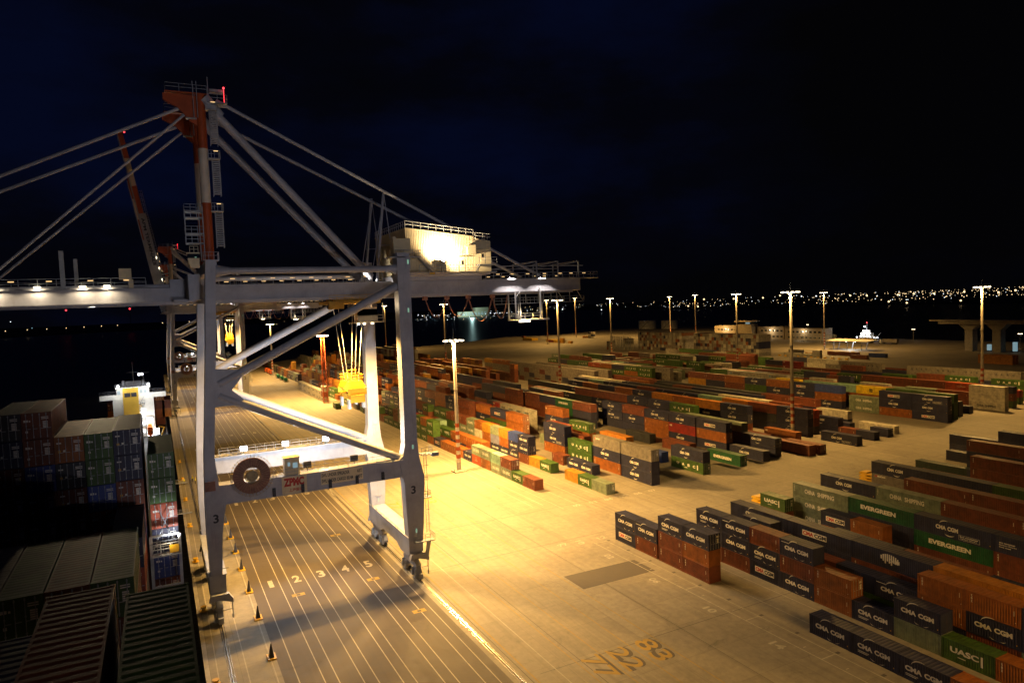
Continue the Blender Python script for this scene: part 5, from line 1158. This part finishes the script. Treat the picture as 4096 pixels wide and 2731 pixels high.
for x in (-19.3,-14.4,-9.0,-6.0): lamp('SPOT', (x, 115.9, 49.7), 900, WARM, aim=(x, 117.2, 47), angle=150, size=.2, name='boom_lamp')
yb = 215
lamp('SPOT', (-10.2,yb-3,28), 1.6e3, WHITE, aim=(-7,yb,20), angle=150, size=.3, name='ship_floodlight'); lamp('SPOT', (-2.9,yb-3,28), 2.6e3, WHITE, aim=(-4,yb,18), angle=150, size=.3, name='ship_floodlight'); lamp('POINT', (-2.4,yb-3.5,17), 900, WHITE, size=.3, name='ship_floodlight')
lamp('SPOT', (.6,76.4,22.6), 900, WHITE, aim=(-.4,79.5,24.0), angle=75, blend=.8, size=.1, name='lashing_lamp'); lamp('POINT', (-.2,76.6,22.4), 60, WARM, size=.1, name='lashing_lamp')
for y, x in ((464,552),(505,555),(573,559)): lamp('POINT', (x-3, y, 8), 1.5e3, WARM, size=.4, name='wall_lamp')
for yy in (-4, 4): lamp('POINT', (588, 424+yy, 8), 3e3, WHITE, size=.5, name='tug_lamp')
lamp('POINT', (474,354,6.0), 4e3, WHITE, size=.5, name='canopy_lamp'); lamp('POINT', (1180,2660,30), 3e5, (.55,.9,.85), size=4, name='shore_lamp')

lamp('SPOT', (-7, 2, 48), 1.6e3, WARM, angle=150, size=.4, name='unseen_boom_lamp'); lamp('SPOT', (-8, 118, 46.8), 6e3, WARM, aim=(-7, 80, 30), angle=110, blend=.6, size=.4, name='boom_lamp')  # first one is an unseen lamp, added to warm the nearest ship roofs
# unseen floods, added as if on the camera's crane, to light the nearest crane
for x, z, e in ((20,21,22e3),(34,21,22e3),(24,46,26e3)): lamp('SPOT', (x, -14, z), e, (.92,.88,1.0), aim=(24, 110, 46 if z < 30 else 56), angle=50, blend=.8, size=.5, name='unseen_floodlight')
# ------------------------------------------------------------------ night sky
sun = lamp('SUN', (0,0,300), .002, (.7,.8,1.0)); sun.data.angle = math.radians(.5); sun.rotation_euler = (math.radians(50),0,math.radians(120)); sun.name = 'moon_light'
w = bpy.data.worlds.new('World'); SC.world = w; w.use_nodes = True; nt = w.node_tree; bg = nt.nodes['Background']
tc = N(nt, 'ShaderNodeTexCoord'); sky = N(nt, 'ShaderNodeTexSky', sky_type='NISHITA', sun_disc=False); sky.sun_elevation = math.radians(-7); sky.sun_rotation = math.radians(120)
mp = N(nt, 'ShaderNodeMapping'); mp.inputs['Scale'].default_value = (1,1,2.6); nt.links.new(tc.outputs['Generated'], mp.inputs[0])
n1 = N(nt, 'ShaderNodeTexNoise', Scale=1.7, Detail=6.0, Roughness=.55); nt.links.new(mp.outputs[0], n1.inputs['Vector'])
c = ramp(nt, n1.outputs[0], [(.42, (.0009,.0009,.0013)), (.54, (.0010,.0012,.0032)), (.68, (.0012,.0024,.0115))])
m_ = nt.nodes.new('ShaderNodeMix'); m_.data_type = 'RGBA'; m_.blend_type = 'ADD'; m_.inputs[0].default_value = .02; nt.links.new(c, m_.inputs[6]); nt.links.new(sky.outputs[0], m_.inputs[7])
nt.links.new(m_.outputs[2], bg.inputs[0]); bg.inputs[1].default_value = 1.0

SC.view_settings.view_transform = 'Standard'; SC.view_settings.look = 'None'; SC.view_settings.exposure = 0; SC.view_settings.gamma = 1
SC.cycles.use_denoising = True; SC.cycles.use_light_tree = True; SC.cycles.sample_clamp_indirect = 4; SC.cycles.max_bounces = 5; SC.cycles.caustics_reflective = False; SC.cycles.caustics_refractive = False
